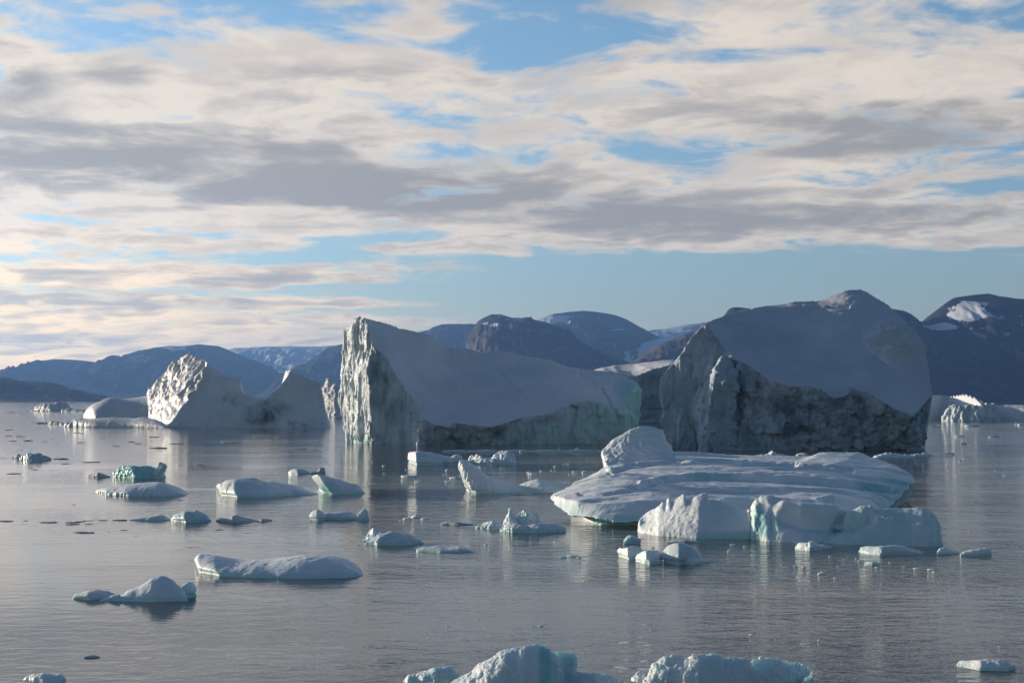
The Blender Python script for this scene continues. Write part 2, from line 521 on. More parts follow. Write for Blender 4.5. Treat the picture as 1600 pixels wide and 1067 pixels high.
mountain('steep dark navy mountain with a snow patch near its top on the right', [(1060, 600), (1100, 530), (1128, 497), (1140, 482), (1150, 480), (1168, 482), (1230, 478), (1330, 480), (1390, 482), (1412, 485), (1424, 490), (1434, 500), (1446, 503), (1457, 497), (1466, 484), (1476, 474), (1490, 465), (1505, 463), (1525, 460), (1545, 458), (1562, 463), (1600, 468), (1660, 472), (1750, 500), (1900, 545), (2100, 600)],
         7600, ROCK_DARK, 1500, 2500, 420, 80, 45, seed=10, snow=[(1512, 482, 36, 15, .8), (1475, 511, 26, 5, .5), (1530, 512, 36, 4, .4), (1500, 490, 16, 10, .6), (1575, 520, 26, 4, .3)])


# ------------------------------------------------------------------ ice sculpting
class Cage:
    """patches of triangles in space; turned into one solid skin by remeshing"""
    def __init__(self):
        self.v, self.f, self.tags = [], [], []

    def tri(self, a, b, c, tg):
        i = len(self.v)
        self.v += [a, b, c]
        self.f.append((i, i + 1, i + 2))
        self.tags.append(tg)

    def strip(self, A, B, tg):
        A, B = [np.asarray(a, float) for a in A], [np.asarray(b, float) for b in B]

        def par(L):
            d = [0.0]
            for p, q in zip(L, L[1:]):
                d.append(d[-1] + np.linalg.norm(q - p))
            return [x / max(d[-1], 1e-9) for x in d]
        pa, pb = par(A), par(B)
        i = j = 0
        while i < len(A) - 1 or j < len(B) - 1:
            if j == len(B) - 1 or (i < len(A) - 1 and pa[i + 1] <= pb[j + 1]):
                self.tri(A[i], A[i + 1], B[j], tg)
                i += 1
            else:
                self.tri(A[i], B[j + 1], B[j], tg)
                j += 1

    def fan(self, L, tg):
        c = np.mean(np.array(L), axis=0)
        for a, b in zip(L, L[1:] + L[:1]):
            self.tri(c, np.asarray(a, float), np.asarray(b, float), tg)

    def grid(self, G, tg):
        G = np.asarray(G)
        for j in range(G.shape[0] - 1):
            for i in range(G.shape[1] - 1):
                self.tri(G[j, i], G[j, i + 1], G[j + 1, i + 1], tg)
                self.tri(G[j, i], G[j + 1, i + 1], G[j + 1, i], tg)

    def loft(self, top, bot, kd=0.32, d=None, p=1.0, Yf=None, zb=-0.4, n=44, tg=0, back=1.0, lean=0.0, rag=0.0, sd=0.0, spike=False):
        """a lump of ice: water-line in front, crest behind it, water-line again at the back"""
        def res(L, n):
            L = np.array(L, float)
            if np.all(np.diff(L[:, 0]) > 0):
                q = (L[:, 0] - L[0, 0]) / (L[-1, 0] - L[0, 0])
            else:
                e = np.linalg.norm(np.diff(L, axis=0), axis=1)
                q = np.concatenate([[0], np.cumsum(e)]) / e.sum()
            s = np.linspace(0, 1, n)
            return np.stack([np.interp(s, q, L[:, 0]), np.interp(s, q, L[:, 1])], 1)
        T, B = res(top, n), res(bot, n)
        kk = max(3, n // 9)
        Tp = np.pad(T[:, 1], kk, mode='edge')
        Ts = np.array([Tp[i:i + 2 * kk + 1].max() for i in range(n)])
        Ts = np.convolve(np.pad(Ts, kk, mode='edge'), np.ones(2 * kk + 1) / (2 * kk + 1), 'valid')
        Ts = np.maximum(Ts, T[:, 1])
        s = np.linspace(0, 1, n)
        yf = np.array([WY(b[1]) if Yf is None else Yf for b in B])
        wid = abs(P(B[-1, 0], B[-1, 1], yf[-1])[0] - P(B[0, 0], B[0, 1], yf[0])[0])
        dd = kd * wid if d is None else d
        if Yf is None:
            ymin = T[:, 1].min()
            if ymin > HOR + 3:
                k = int(T[:, 1].argmin())
                dd = min(dd, 0.62 * max(WY(ymin) - yf[k], 0.15))
        tp = np.clip((1 - np.abs(2 * s - 1) ** 3), 0, 1) ** 0.5
        tp = 0.16 + 0.84 * tp
        cols = []
        vs_ = np.linspace(0, 1, 9)
        for k in range(n):
            y0 = yf[k]
            yc = y0 + dd * tp[k] + lean * dd
            fr = P(B[k, 0], B[k, 1], y0)
            zf = fr[2] if Yf is not None else 0.0
            fr[2] = zf
            c = P(T[k, 0], T[k, 1], yc)
            if Yf is None and c[2] < 0.03:
                c[2] = 0.03
            if rag:
                c[2] += rag * (c[2] - zf) * pn(np.array([[c[0] * 2.1, sd, 0.3]]))[0]
            cs = P(T[k, 0], Ts[k], yc)[2] if spike else c[2]
            cs = min(max(cs, zf + 0.3 * (c[2] - zf)), c[2])
            bk = c.copy()
            bk[1] = yc + dd * tp[k] * back
            bk[2] = zb
            u = fr.copy()
            u[2] = zb
            col = [u]
            for v in vs_:
                a = p * (1 - math.cos(v * math.pi / 2)) + (1 - p) * v
                b = p * math.sin(v * math.pi / 2) + (1 - p) * v
                q = fr + (c - fr) * (a, a, 0)
                q[0] = fr[0] + (c[0] - fr[0]) * b
                q[2] = zf + (cs - zf) * b + (c[2] - cs) * b ** 14
                col.append(q)
            for v in vs_[:-1][::-1]:
                a = p * (1 - math.cos(v * math.pi / 2)) + (1 - p) * v
                b = p * math.sin(v * math.pi / 2) + (1 - p) * v
                q = bk.copy()
                q[1] = bk[1] + (c[1] - bk[1]) * a
                q[0] = fr[0] + (c[0] - fr[0]) * b
                q[2] = zb + (c[2] - zb) * b
                col.append(q)
            cols.append(col)
        G = np.array(cols)
        self.grid(G, tg)
        self.grid(np.stack([G[:, -1], G[:, 0]], 1), tg)
        self.fan(list(G[0]), tg)
        self.fan(list(G[-1]), tg)
        return self

    def skin(self, voxel, smooth=2):
        v = np.array(self.v, float)
        key = np.round(v / 1e-3).astype(np.int64)
        uq, idx, inv = np.unique(key, axis=0, return_index=True, return_inverse=True)
        inv = inv.ravel()
        vv = v[idx]
        ff = inv[np.array(self.f)]
        ok = (ff[:, 0] != ff[:, 1]) & (ff[:, 1] != ff[:, 2]) & (ff[:, 0] != ff[:, 2])
        ff = ff[ok]
        tg = np.array(self.tags)[ok]
        me = bpy.data.meshes.new('tmp')
        me.from_pydata([tuple(a) for a in vv], [], [tuple(int(i) for i in f) for f in ff])
        bm = bmesh.new()
        bm.from_mesh(me)
        bmesh.ops.recalc_face_normals(bm, faces=bm.faces)
        bm.to_mesh(me)
        bm.free()
        o = bpy.data.objects.new('tmp', me)
        COL.objects.link(o)
        md = o.modifiers.new('r', 'REMESH')
        md.mode = 'VOXEL'
        md.voxel_size = voxel
        dg = bpy.context.evaluated_depsgraph_get()
        ev = o.evaluated_get(dg)
        em = ev.to_mesh()
        nv = len(em.vertices)
        V = np.empty(nv * 3)
        em.vertices.foreach_get('co', V)
        V = V.reshape(-1, 3)
        Fq = [tuple(q.vertices) for q in em.polygons]
        ev.to_mesh_clear()
        bpy.data.objects.remove(o)
        bpy.data.meshes.remove(me)
        if nv < 20:
            raise RuntimeError('remesh lost the volume')
        bvh = BVHTree.FromPolygons([tuple(a) for a in vv], [tuple(int(i) for i in f) for f in ff])
        T = np.array([tg[bvh.find_nearest(Vector(p))[2]] for p in V])
        V = relax(V, Fq, smooth)
        return V, Fq, T


def edges_of(Fq):
    Q = np.array([f if len(f) == 4 else (*f, f[0]) for f in Fq])
    E = np.concatenate([Q[:, [0, 1]], Q[:, [1, 2]], Q[:, [2, 3]], Q[:, [3, 0]]])
    return E, Q


def relax(V, Fq, it, lam=0.5):
    E, Q = edges_of(Fq)
    n = len(V)
    deg = np.bincount(E[:, 0], minlength=n) + np.bincount(E[:, 1], minlength=n)
    deg = np.maximum(deg, 1)[:, None]
    for k in range(it):
        for l in (lam, -lam * 0.95):
            S = np.zeros_like(V)
            for c in range(3):
                S[:, c] = np.bincount(E[:, 0], V[E[:, 1], c], n) + np.bincount(E[:, 1], V[E[:, 0], c], n)
            V = V + l * (S / deg - V)
    return V


def normals(V, Fq):
    E, Q = edges_of(Fq)
    nn = np.cross(V[Q[:, 2]] - V[Q[:, 0]], V[Q[:, 3]] - V[Q[:, 1]])
    N = np.zeros_like(V)
    for k in range(4):
        for c in range(3):
            N[:, c] += np.bincount(Q[:, k], nn[:, c], len(V))
    return N / np.maximum(np.linalg.norm(N, axis=1), 1e-9)[:, None]


def spread(T, Fq, it):
    """0..1 masks for each tag, softened over the skin"""
    E, Q = edges_of(Fq)
    n = len(T)
    deg = np.maximum(np.bincount(E[:, 0], minlength=n) + np.bincount(E[:, 1], minlength=n), 1)
    out = {}
    for t in np.unique(T):
        m = (T == t).astype(float)
        for _ in range(it):
            m = 0.5 * m + 0.5 * (np.bincount(E[:, 0], m[E[:, 1]], n) + np.bincount(E[:, 1], m[E[:, 0]], n)) / deg
        out[int(t)] = m
    return out


def near(V, spots):
    """softened mask around places given as photo position, distance and radius in metres (rx, ry, rz)"""
    m = np.zeros(len(V))
    for px, py, Y, r, a in spots:
        c = P(px, py, Y)
        r = np.array(r if hasattr(r, '__len__') else (r, r, r), float)
        m = np.maximum(m, a * np.clip(1.25 - ((((V - c) / r) ** 2).sum(1)), 0, 1))
    return np.clip(m, 0, 1)


def groove(V, N, lines, Y):
    """shallow cracks across a slope: lines of photo points"""
    d = np.zeros(len(V))
    u = CX + F * V[:, 0] / V[:, 1]
    q = HOR - F * (V[:, 2] - CAMZ) / V[:, 1]
    for pts, wd, dep in lines:
        best = np.full(len(V), 1e9)
        for (xa, ya), (xb, yb) in zip(pts, pts[1:]):
            e = np.array((xb - xa, yb - ya), float)
            t = np.clip(((u - xa) * e[0] + (q - ya) * e[1]) / (e @ e), 0, 1)
            best = np.minimum(best, np.hypot(u - xa - t * e[0], q - ya - t * e[1]))
        d += dep * np.exp(-(best / wd) ** 2)
    return V - N * d[:, None]


def settle(V, Fq, mask, it):
    """let the drifted snow even out the slope, leaving the edges where they are"""
    E, Q = edges_of(Fq)
    n = len(V)
    deg = np.maximum(np.bincount(E[:, 0], minlength=n) + np.bincount(E[:, 1], minlength=n), 1)[:, None]
    a = np.clip((mask - 0.55) / 0.45, 0, 1)[:, None]
    for _ in range(it):
        S = np.stack([np.bincount(E[:, 0], V[E[:, 1], c], n) + np.bincount(E[:, 1], V[E[:, 0], c], n) for c in range(3)], 1)
        V = V + a * 0.9 * (S / deg - V)
    return V


def parts_from(V, Fq, T, spec, root, teal, dirt_shade):
    """one mesh per look: spec = {tag: (part name, material)}"""
    E, Q = edges_of(Fq)
    TT = T[Q]
    key = {}
    for t, (nm, mt) in spec.items():
        key.setdefault((nm, mt), []).append(t)
    pick = np.array([np.bincount(r).argmax() for r in TT])
    for (nm, mt), tags in key.items():
        sel = np.nonzero(np.isin(pick, tags))[0]
        if not len(sel):
            continue
        lab = np.arange(len(V))
        QQ = Q[sel]
        for _ in range(4000):
            mn = lab[QQ].min(1)
            new = lab.copy()
            for k in range(4):
                np.minimum.at(new, QQ[:, k], mn)
            new = new[new]
            if (new == lab).all():
                break
            lab = new
        fl = lab[QQ[:, 0]]
        ids, cnt = np.unique(fl, return_counts=True)
        main = ids[cnt > 0.0025 * len(sel)]
        big = ids[cnt.argmax()]
        fl = np.where(np.isin(fl, main), fl, big)
        for g in main:
            ss = sel[fl == g]
            used = np.unique(np.concatenate([np.array(Fq[i]) for i in ss]))
            mp = {int(a): k for k, a in enumerate(used)}
            fs = [tuple(mp[i] for i in Fq[j]) for j in ss]
            mesh_obj(nm, V[used], fs, mt, root, {'teal': teal[used], 'dirt_shade': dirt_shade[used]})


def empty(name, loc=(0, 0, 0)):
    o = bpy.data.objects.new(name, None)
    o.empty_display_size = 1
    COL.objects.link(o)
    return o


def low(p, z=-2.0, dy=0.0):
    return np.array((p[0], p[1] + dy, z))


def PL(L):
    return [P(*a) for a in L]


# ------------------------------------------------------------------ central iceberg
def central_berg():
    C = Cage()
    LS = PL([(555, 497, 266), (551, 507, 268), (539, 518, 270), (537, 560, 271), (533, 605, 272), (532, 632, 272), (537, 655, 271), (542, 684, 270)])
    R1 = PL([(570, 496, 261), (578, 525, 257.5), (582, 540, 256.5), (577, 580, 256), (575, 620, 256), (577, 650, 256), (576, 675, 256.2), (580, 694, 256.5)])
    SE = PL([(582, 540, 256.5), (592, 548, 256), (606, 558, 255.5), (614, 577, 255), (630, 602, 254.7), (645, 622, 254.5), (652, 630, 254.4), (656, 640, 254.2)])
    STR = PL([(656, 640, 254.2), (653, 648, 254.2), (650, 670, 254.2), (646, 695, 254.4)])
    ST2 = PL([(656, 640, 254.2), (660, 652, 251), (656, 670, 250.6), (652, 696, 250.6)])
    SL = PL([(656, 640, 254.2), (660, 652, 251), (668, 657, 251.5), (680, 663, 252), (700, 667, 252.5), (712, 660, 253.5), (740, 664, 254), (766, 667, 254), (790, 660, 254.5), (815, 651, 255), (845, 648, 256),
             (862, 644, 256.5), (880, 636, 257), (898, 629, 258), (925, 625, 259), (945, 632, 259.5), (975, 643, 260)])
    BL = PL([(652, 696, 250.6), (664, 697, 253), (700, 695, 255), (760, 694, 256), (830, 693, 255.5), (880, 692, 256.5), (930, 691, 258.5), (975, 688, 260)])
    TR = PL([(975, 643, 260), (979, 630, 262.5), (985, 612, 265), (997, 597, 271)])
    TRb = PL([(975, 643, 260), (975, 688, 260)])
    RS = PL([(997, 597, 271), (1003, 610, 272), (999, 640, 272), (998, 664, 272), (994, 686, 271)])
    TS = PL([(570, 496, 261), (600, 504, 266), (630, 513, 270), (664, 520, 274), (690, 535, 277), (705, 542, 278), (720, 544, 279), (740, 546, 279), (750, 551, 279), (765, 548, 279), (800, 551, 280), (830, 557, 280),
             (860, 562, 280), (880, 571, 280), (905, 575, 280), (940, 578, 280), (970, 585, 278), (990, 594, 275), (997, 597, 271)])
    z = -2.0
    LSd, R1d = LS + [low(LS[-1])], R1 + [low(R1[-1])]
    C.strip(LSd, R1d, 1)                                            # lit fluted cliff
    C.strip(R1d[2:], SE + STR[1:] + [low(STR[-1])], 2)              # shaded fluted wall
    C.strip(STR + [low(STR[-1])], ST2 + [low(ST2[-1])], 1)          # narrow lit step
    C.strip(SL, BL, 3)
    C.strip([ST2[1], ST2[2], ST2[3]], [SL[1], BL[0]], 3)
    C.strip(BL, [low(b) for b in BL], 3)
    C.strip(TR + [], [TR[0]] + [RS[0]], 4)
    C.strip(RS + [low(RS[-1])], [TR[-1], TR[2], TR[1]] + TRb + [low(TRb[-1])], 4)
    lower = R1[:2] + SE + SL[1:] + TR[1:]
    C.strip(TS, lower, 0)
    C.tri(LS[0], R1[0], TS[1], 0)
    BB = [np.array((t[0] * 1.02, t[1] + 9, z)) for t in TS[1:-1]] + [low(RS[-1])]
    C.strip(LSd, [LS[0], TS[1], BB[0]], 5)
    C.strip(TS[1:], BB[:-1] + [RS[-1]], 5)
    C.strip(RS, [RS[0], RS[-1]], 4)
    C.fan([LSd[-1], R1d[-1], low(STR[-1])] + [low(b) for b in BL] + BB[::-1], 5)
    C.fan([BB[-2], RS[-1], BB[-1]], 5)
    # drifted hump on the crest and two small seracs sticking out of the snow
    V, Fq, T = C.skin(0.22, 3)
    M = spread(T, Fq, 5)
    snow = M.get(0, 0)
    lit = M.get(1, 0)
    sh = M.get(2, 0) * 0.55
    lo = M.get(3, 0)
    te = M.get(4, 0) + M.get(5, 0)
    V = settle(V, Fq, snow, 300)
    N = normals(V, Fq)
    fc = facets(V * (0.70, 0.70, 0.085), 1) + 0.45 * facets(V * (1.4, 1.4, 0.32), 2)
    fl = ridged(V * (0.60, 0.60, 0.04) + (0.22 * fbm(V * (0.3, 0.3, 0.12), 2))[:, None], 3, 0.55)
    cr = ridged(V * (1.3, 1.3, 0.35) + 9, 2, 0.55)
    d = snow * (0.35 * fbm(V * (0.09, 0.09, 0.12), 3) + 0.03 * fbm(V * 1.2, 2))
    d = d + lit * (0.34 * fl + 0.42 * fc + 0.05 * cr + 0.3 * fbm(V * 0.15, 2) - 0.2) + sh * (0.3 * fl + 0.6 * fc + 0.12 * cr + 0.35 * fbm(V * 0.5, 3) - 0.2)
    fl2 = ridged(V * (0.6, 0.6, 0.10) + 5, 3, 0.5)
    d = d + lo * (0.25 * fl2 + 0.40 * facets(V * (0.5, 0.5, 0.22), 3) + 0.30 * fbm(V * (0.25, 0.25, 0.35), 4) - 0.1) + te * (0.25 * fbm(V * 0.5, 4) + 0.15 * fl2)
    V = V + N * d[:, None]
    V = groove(V, N, [([(775, 573), (800, 600), (830, 628), (862, 644)], 1.8, 0.30), ([(940, 605), (950, 620), (958, 640)], 2.2, 0.45), ([(905, 585), (930, 600)], 2.2, 0.25), ([(690, 560), (720, 600), (745, 640)], 2.5, 0.10), ([(840, 575), (870, 605), (890, 628)], 2.0, 0.14), ([(960, 598), (975, 620)], 2.0, .2)], 258)
    teal = near(V, [(990, 640, 268, (4.2, 12, 10), 1.0), (930, 660, 260, (10, 6, 4.5), .55), (880, 685, 257, (12, 6, 3), .45), (560, 690, 268, (6, 20, 1.6), .5)])
    dirt_shade = near(V, [(700, 672, 254, (7, 6, 3.4), .9), (790, 684, 255, (6, 6, 2.0), 1.0), (770, 678, 255, (6, 6, 1.5), .8), (840, 655, 256, (5, 4, 1.0), .8), (596, 600, 257, (3.2, 6, 6), .9), (610, 640, 256, (4, 6, 6), .6), (590, 560, 257, (3, 6, 3), .9), (900, 632, 258, (6, 4, 0.9), .6)])  # shade of the unlit and overhung walls, painted into the ice colour
    root = empty('iceberg')
    tag(root, 'large central iceberg with a sunlit fluted left cliff and a smooth shaded snow slope', 'iceberg')
    parts_from(V, Fq, T, {0: ('snow_slope', SNOW_BERG), 1: ('ice_cliff', WALL_CENTRE), 2: ('ice_cliff', WALL_CENTRE), 3: ('ice_cliff', WALL_CENTRE), 4: ('ice_cliff', WALL_CENTRE), 5: ('ice_cliff', WALL_CENTRE)}, root, teal, dirt_shade)
    for (px, py, w, h, Y) in ((708, 549, 10, 8, 276.5), (899, 588, 11, 18, 277.5), (744, 552, 12, 7, 278)):
        S = Cage()
        S.loft([(px - w / 2, py), (px - w / 4, py - h * .6), (px, py - h * .55), (px + w * .3, py - h * .8), (px + w / 2, py)], [(px - w / 2, py + h * .5), (px + w / 2, py + h * .5)], d=0.7, Yf=Y - 1, zb=P(px, py + h, Y)[2] - 0.8, n=14)
        v, f, t = S.skin(0.12, 1)
        nn = normals(v, f)
        v = v + nn * (0.22 * fbm(v * 1.1, 3))[:, None]
        mesh_obj('ice_block', v, f, SNOW_BERG, root, {'teal': np.zeros(len(v)), 'dirt_shade': np.zeros(len(v))})


# ------------------------------------------------------------------ big grey iceberg on the right
def right_berg():
    C = Cage()
    LS = PL([(1097, 508, 236.5), (1079, 528, 236), (1067, 548, 236), (1058, 562, 236), (1042, 578, 236), (1031, 592, 236.2), (1029, 612, 236.2), (1031, 630, 236.2), (1033, 670, 236), (1038, 687, 235.8), (1048, 697, 235.5)])
    ET = PL([(1097, 508, 236.5), (1107, 508, 236), (1120, 525, 236), (1130, 540, 235)])
    I1 = PL([(1130, 540, 235), (1124, 562, 234.5), (1117, 583, 234), (1102, 600, 234.5), (1084, 617, 235), (1080, 650, 235), (1089, 665, 234.5), (1092, 701, 234.5)])
    S1 = PL([(1145, 556, 231.5), (1130, 558, 229.5), (1118, 580, 228), (1116, 600, 227.2), (1109, 635, 227), (1099, 662, 228), (1095, 703, 229)])
    C2 = PL([(1145, 556, 231.5), (1150, 600, 227.2), (1150, 650, 226.8), (1150, 704, 227.5)])
    E = PL([(1145, 556, 231.5), (1160, 567, 230), (1180, 577, 228), (1195, 588, 227), (1210, 595, 226), (1232, 604, 225), (1248, 602, 224.5), (1265, 602, 224), (1280, 608, 224), (1295, 618, 224.2), (1303, 622, 224.5), (1325, 616, 224.3),
            (1328, 608, 224), (1345, 610, 224), (1362, 617, 223), (1385, 630, 222), (1410, 645, 221.5), (1428, 652, 221.5), (1434, 643, 222.5), (1446, 630, 224), (1457, 617, 226)])
    BL = PL([(1150, 704, 227.5), (1200, 706, 226.5), (1250, 707, 226), (1330, 707, 225.5), (1380, 707, 225), (1432, 704, 225), (1441, 694, 228)])
    TS = PL([(1097, 508, 236.5), (1110, 500, 240), (1138, 489, 246), (1155, 485, 249), (1170, 483, 250), (1195, 478, 252), (1225, 474, 253), (1240, 470, 253), (1282, 469, 254), (1300, 461, 254), (1325, 452, 254), (1343, 450, 254),
             (1355, 454, 253), (1370, 464, 251), (1388, 476, 249), (1400, 490, 247), (1415, 503, 244), (1428, 513, 241), (1436, 530, 238), (1443, 550, 235), (1450, 570, 232), (1453, 590, 229), (1457, 617, 226)])
    LSd, I1d, S1d, C2d = LS + [low(LS[-1])], I1 + [low(I1[-1])], S1 + [low(S1[-1])], C2 + [low(C2[-1])]
    C.strip(LSd, ET + I1d[1:], 1)
    C.strip(I1d, S1d, 1)
    C.strip(S1d, C2d, 2)
    C.strip(E, BL, 3)
    C.strip([E[0], BL[0]], C2, 3)
    C.strip(BL, [low(b) for b in BL], 3)
    RSd = PL([(1457, 617, 226), (1447, 640, 227), (1443, 690, 228)])
    C.strip([RSd[0], BL[-1]], RSd + [BL[-1]], 3)
    C.strip(TS, ET + E, 0)
    BB = [np.array((t[0] * 1.02, t[1] + 9, -2.0)) for t in TS[1:-1]] + [low(BL[-1])]
    C.strip(LSd, [TS[0], TS[1], BB[0]], 4)
    C.strip(TS[1:], BB[:-1] + [BL[-1]], 4)
    C.fan([BB[-2], BL[-1], BB[-1]], 4)
    C.fan([LSd[-1], I1d[-1], S1d[-1]] + [low(b) for b in BL] + BB[::-1], 4)
    V, Fq, T = C.skin(0.21, 3)
    M = spread(T, Fq, 5)
    snow, w1, w2, w3 = M.get(0, 0), M.get(1, 0), M.get(2, 0), M.get(3, 0)
    V = settle(V, Fq, snow, 300)
    N = normals(V, Fq)
    fl = ridged(V * (0.55, 0.55, 0.045) + (0.22 * fbm(V * (0.3, 0.3, 0.12), 2))[:, None] + 40, 3, 0.55)
    cr = ridged(V * (1.2, 1.2, 0.35) + 19, 2, 0.55)
    d = snow * (0.45 * fbm(V * (0.1, 0.1, 0.14) + 4, 4) + 0.03 * fbm(V * 1.2, 2))
    fc = facets(V * (0.42, 0.42, 0.14), 4) + 0.5 * facets(V * (1.1, 1.1, 0.5), 5)
    fd = facets(V * (0.16, 0.16, 0.20), 6) + 0.55 * facets(V * (0.45, 0.45, 0.5), 7) + 0.3 * facets(V * 1.1, 8)
    d = d + w1 * (0.22 * fl + 0.40 * fc + 0.10 * cr - 0.1) + w2 * (0.25 * fl + 0.5 * fd)
    d = d + w3 * (0.25 * fbm(V * (0.2, 0.2, 0.22) + 2, 5) + 0.75 * fd + 0.10 * cr)
    # a swollen, wind-scoured bulge on the right shoulder of the snow
    b = near(V, [(1400, 540, 238, (5.0, 9, 5.5), 1.0)])
    d = d + b * (0.9 + 0.9 * fbm(V * (0.22, 0.22, 0.4) + 7, 4))
    V = V + N * d[:, None]
    V = groove(V, N, [([(1295, 479), (1310, 480), (1326, 479)], 1.8, 0.8), ([(1368, 556), (1385, 568)], 2.0, 0.5), ([(1400, 538), (1420, 540)], 1.8, 0.4), ([(1150, 566), (1180, 580)], 1.6, 0.4), ([(1155, 575), (1175, 585)], 1.4, 0.3)], 240)
    teal = near(V, [(1400, 540, 238, (5, 9, 6), .55), (1058, 572, 238, (1.0, 3, .8), .5), (1060, 640, 238, (6, 6, 8), .18)])
    dirt_shade = near(V, [(1250, 650, 226, (14, 9, 5.5), 1.0), (1380, 670, 224, (9, 9, 5), 1.0), (1340, 640, 224, (9, 9, 4), 1.0), (1180, 620, 228, (6, 6, 5), .6), (1150, 690, 228, (8, 6, 2), .5), (1430, 670, 226, (3, 6, 6), 1.0)])
    root = empty('iceberg')
    tag(root, 'tallest dark grey iceberg with a domed snow top above a dirty rough wall', 'iceberg')
    parts_from(V, Fq, T, {0: ('snow_slope', SNOW_RIGHT), 1: ('ice_cliff', WALL_RIGHT), 2: ('ice_cliff', WALL_RIGHT), 3: ('ice_cliff', WALL_RIGHT), 4: ('ice_cliff', WALL_RIGHT)}, root, teal, dirt_shade)


# ------------------------------------------------------------------ left iceberg with peak and tower
def left_berg():
    C = Cage()
    RG = PL([(326, 567, 410), (322, 578, 408), (317, 588, 407), (310, 604, 406), (296, 622, 405), (280, 640, 404), (268, 655, 403), (262, 668, 402.5)])
    CC = PL([(326, 567, 410), (333, 600, 407), (330, 640, 404), (320, 669, 402)])
    TSm = PL([(326, 567, 410), (340, 573, 411), (355, 582, 412), (370, 588, 412), (382, 590, 412), (383, 612, 411.5), (395, 613, 411), (408, 617, 411), (428, 620, 410), (437, 620, 409), (446, 607, 409), (450, 592, 410), (456, 576, 412), (470, 582, 412), (490, 590, 412), (506, 596, 412), (509, 620, 411), (513, 650, 408), (516, 668, 405)])
    BM = PL([(320, 669, 402), (360, 669.5, 403.5), (400, 670, 406), (440, 670, 405.5), (480, 670, 403), (515, 670, 403.5)])
    LSL = PL([(326, 567, 410), (322, 561, 412), (316, 562, 414), (311, 558, 416), (304, 553, 418), (296, 552, 420), (285, 555, 423), (279, 559, 424), (262, 575, 428), (243, 592, 431), (230, 607, 433)])
    LE = PL([(230, 607, 433), (236, 622, 428), (255, 624, 420), (275, 623, 411), (296, 622, 405)])
    MB_ = PL([(236, 645, 424), (246, 650, 418), (258, 645, 412), (270, 648, 407), (280, 640, 404)])
    B2 = PL([(238, 667, 418), (250, 668, 410), (262, 668, 402.5)])
    C.strip(LSL, RG[:5] + LE[::-1][1:], 1)
    C.strip(LE, MB_, 2)
    C.strip([LE[-1], MB_[-1]], RG[4:6], 2)
    C.strip(MB_, B2, 2)
    C.strip([MB_[-1], B2[-1]], RG[5:], 2)
    C.strip(RG, CC[:3] + [CC[3]], 0)
    C.strip([RG[-1], low(RG[-1])], [CC[3], low(CC[3])], 0)
    C.strip(TSm, CC + BM[1:], 0)
    C.strip([TSm[-1]], [BM[-1], TSm[-1]], 0)
    bottom = B2 + BM
    C.strip(bottom, [low(b) for b in bottom], 0)
    TF = PL([(428, 620, 412), (436, 616, 413.5), (441, 600, 414.5), (447, 576, 415.5)])
    TFb = [TSm[9], TSm[10], TSm[11], TSm[12]]
    C.strip([TSm[8]] + TF, TFb, 1)
    sil = LSL[::-1] + TSm[1:9] + TF + TSm[12:]
    BB = [np.array((t[0] * 1.015, max(t[1], 413) + 9, -2.0)) for t in sil]
    BB[0] = np.array((sil[0][0], sil[0][1] + 3, -2))
    C.strip(sil, BB, 3)
    C.strip([sil[0], BB[0]], [LE[0], MB_[0], B2[0], low(B2[0])], 2)
    C.strip([sil[-1], BB[-1]], [BM[-1], low(BM[-1])], 0)
    C.fan([low(b) for b in bottom] + BB[::-1], 3)
    # low shelves reaching out to the left
    C.loft([(131, 655), (133, 645), (137, 636), (146, 630), (156, 626), (170, 619), (185, 621), (205, 622), (222, 620), (238, 613), (250, 612)], [(132, 661), (150, 662), (250, 662)], d=11, p=.85, zb=-1, n=50, tg=0)
    C.loft([(98, 664), (104, 660), (112, 657), (125, 654), (145, 653), (180, 651), (210, 652), (228, 651), (245, 654), (258, 660), (264, 667)], [(100, 666.5), (145, 667.5), (200, 668), (262, 669)], d=5, p=.7, zb=-1, n=50, tg=0)
    V, Fq, T = C.skin(0.42, 2)
    M = spread(T, Fq, 4)
    snow, rough, lowb = M.get(0, 0) + M.get(3, 0), M.get(1, 0), M.get(2, 0)
    V = settle(V, Fq, snow, 22)
    N = normals(V, Fq)
    Vr = V @ np.array(((0.8, 0, 0.6), (0, 1, 0), (-0.6, 0, 0.8)))
    hard = ridged(Vr * (0.42, 0.42, 0.10) + (0.3 * fbm(V * 0.3, 2))[:, None] + 3, 4, 0.6)
    d = snow * (0.30 * fbm(V * (0.07, 0.07, 0.1), 3) + 0.05 * fbm(V * 0.6, 2)) + lowb * (0.5 * fbm(V * 0.35, 3))
    u = CX + F * V[:, 0] / V[:, 1]
    d = d + rough * np.where(u < 400, 1.0, 0.12) * (0.25 * hard + 0.62 * facets(Vr * (0.30, 0.30, 0.14), 9) + 0.28 * facets(Vr * (0.8, 0.8, 0.4), 10) + 0.4 * fbm(V * 0.22 + 8, 4, 0.6) - 0.2)
    d = d + 0.5 * np.clip(1 - np.abs(u - 112) / 34, 0, 1) * (V[:, 2] < 3.2) * ridged(V * (0.55, 0.3, 0.1), 2)
    V = V + N * d[:, None]
    V = groove(V, N, [([(383, 592), (384, 612)], 2.0, 0.7), ([(352, 622), (375, 630)], 5.0, .7)], 410)
    teal = near(V, [(200, 645, 408, (14, 9, 4), .35), (290, 645, 404, (5, 5, 3), .2)])
    dirt_shade = near(V, [(420, 645, 408, (7, 9, 4.0), 1.0), (405, 650, 407, (5, 7, 3), .9), (450, 663, 405, (10, 7, 1.4), .8), (365, 625, 408, (5, 8, 2), .6)])  # darker patches on the slope and around the tower foot
    root = empty('iceberg')
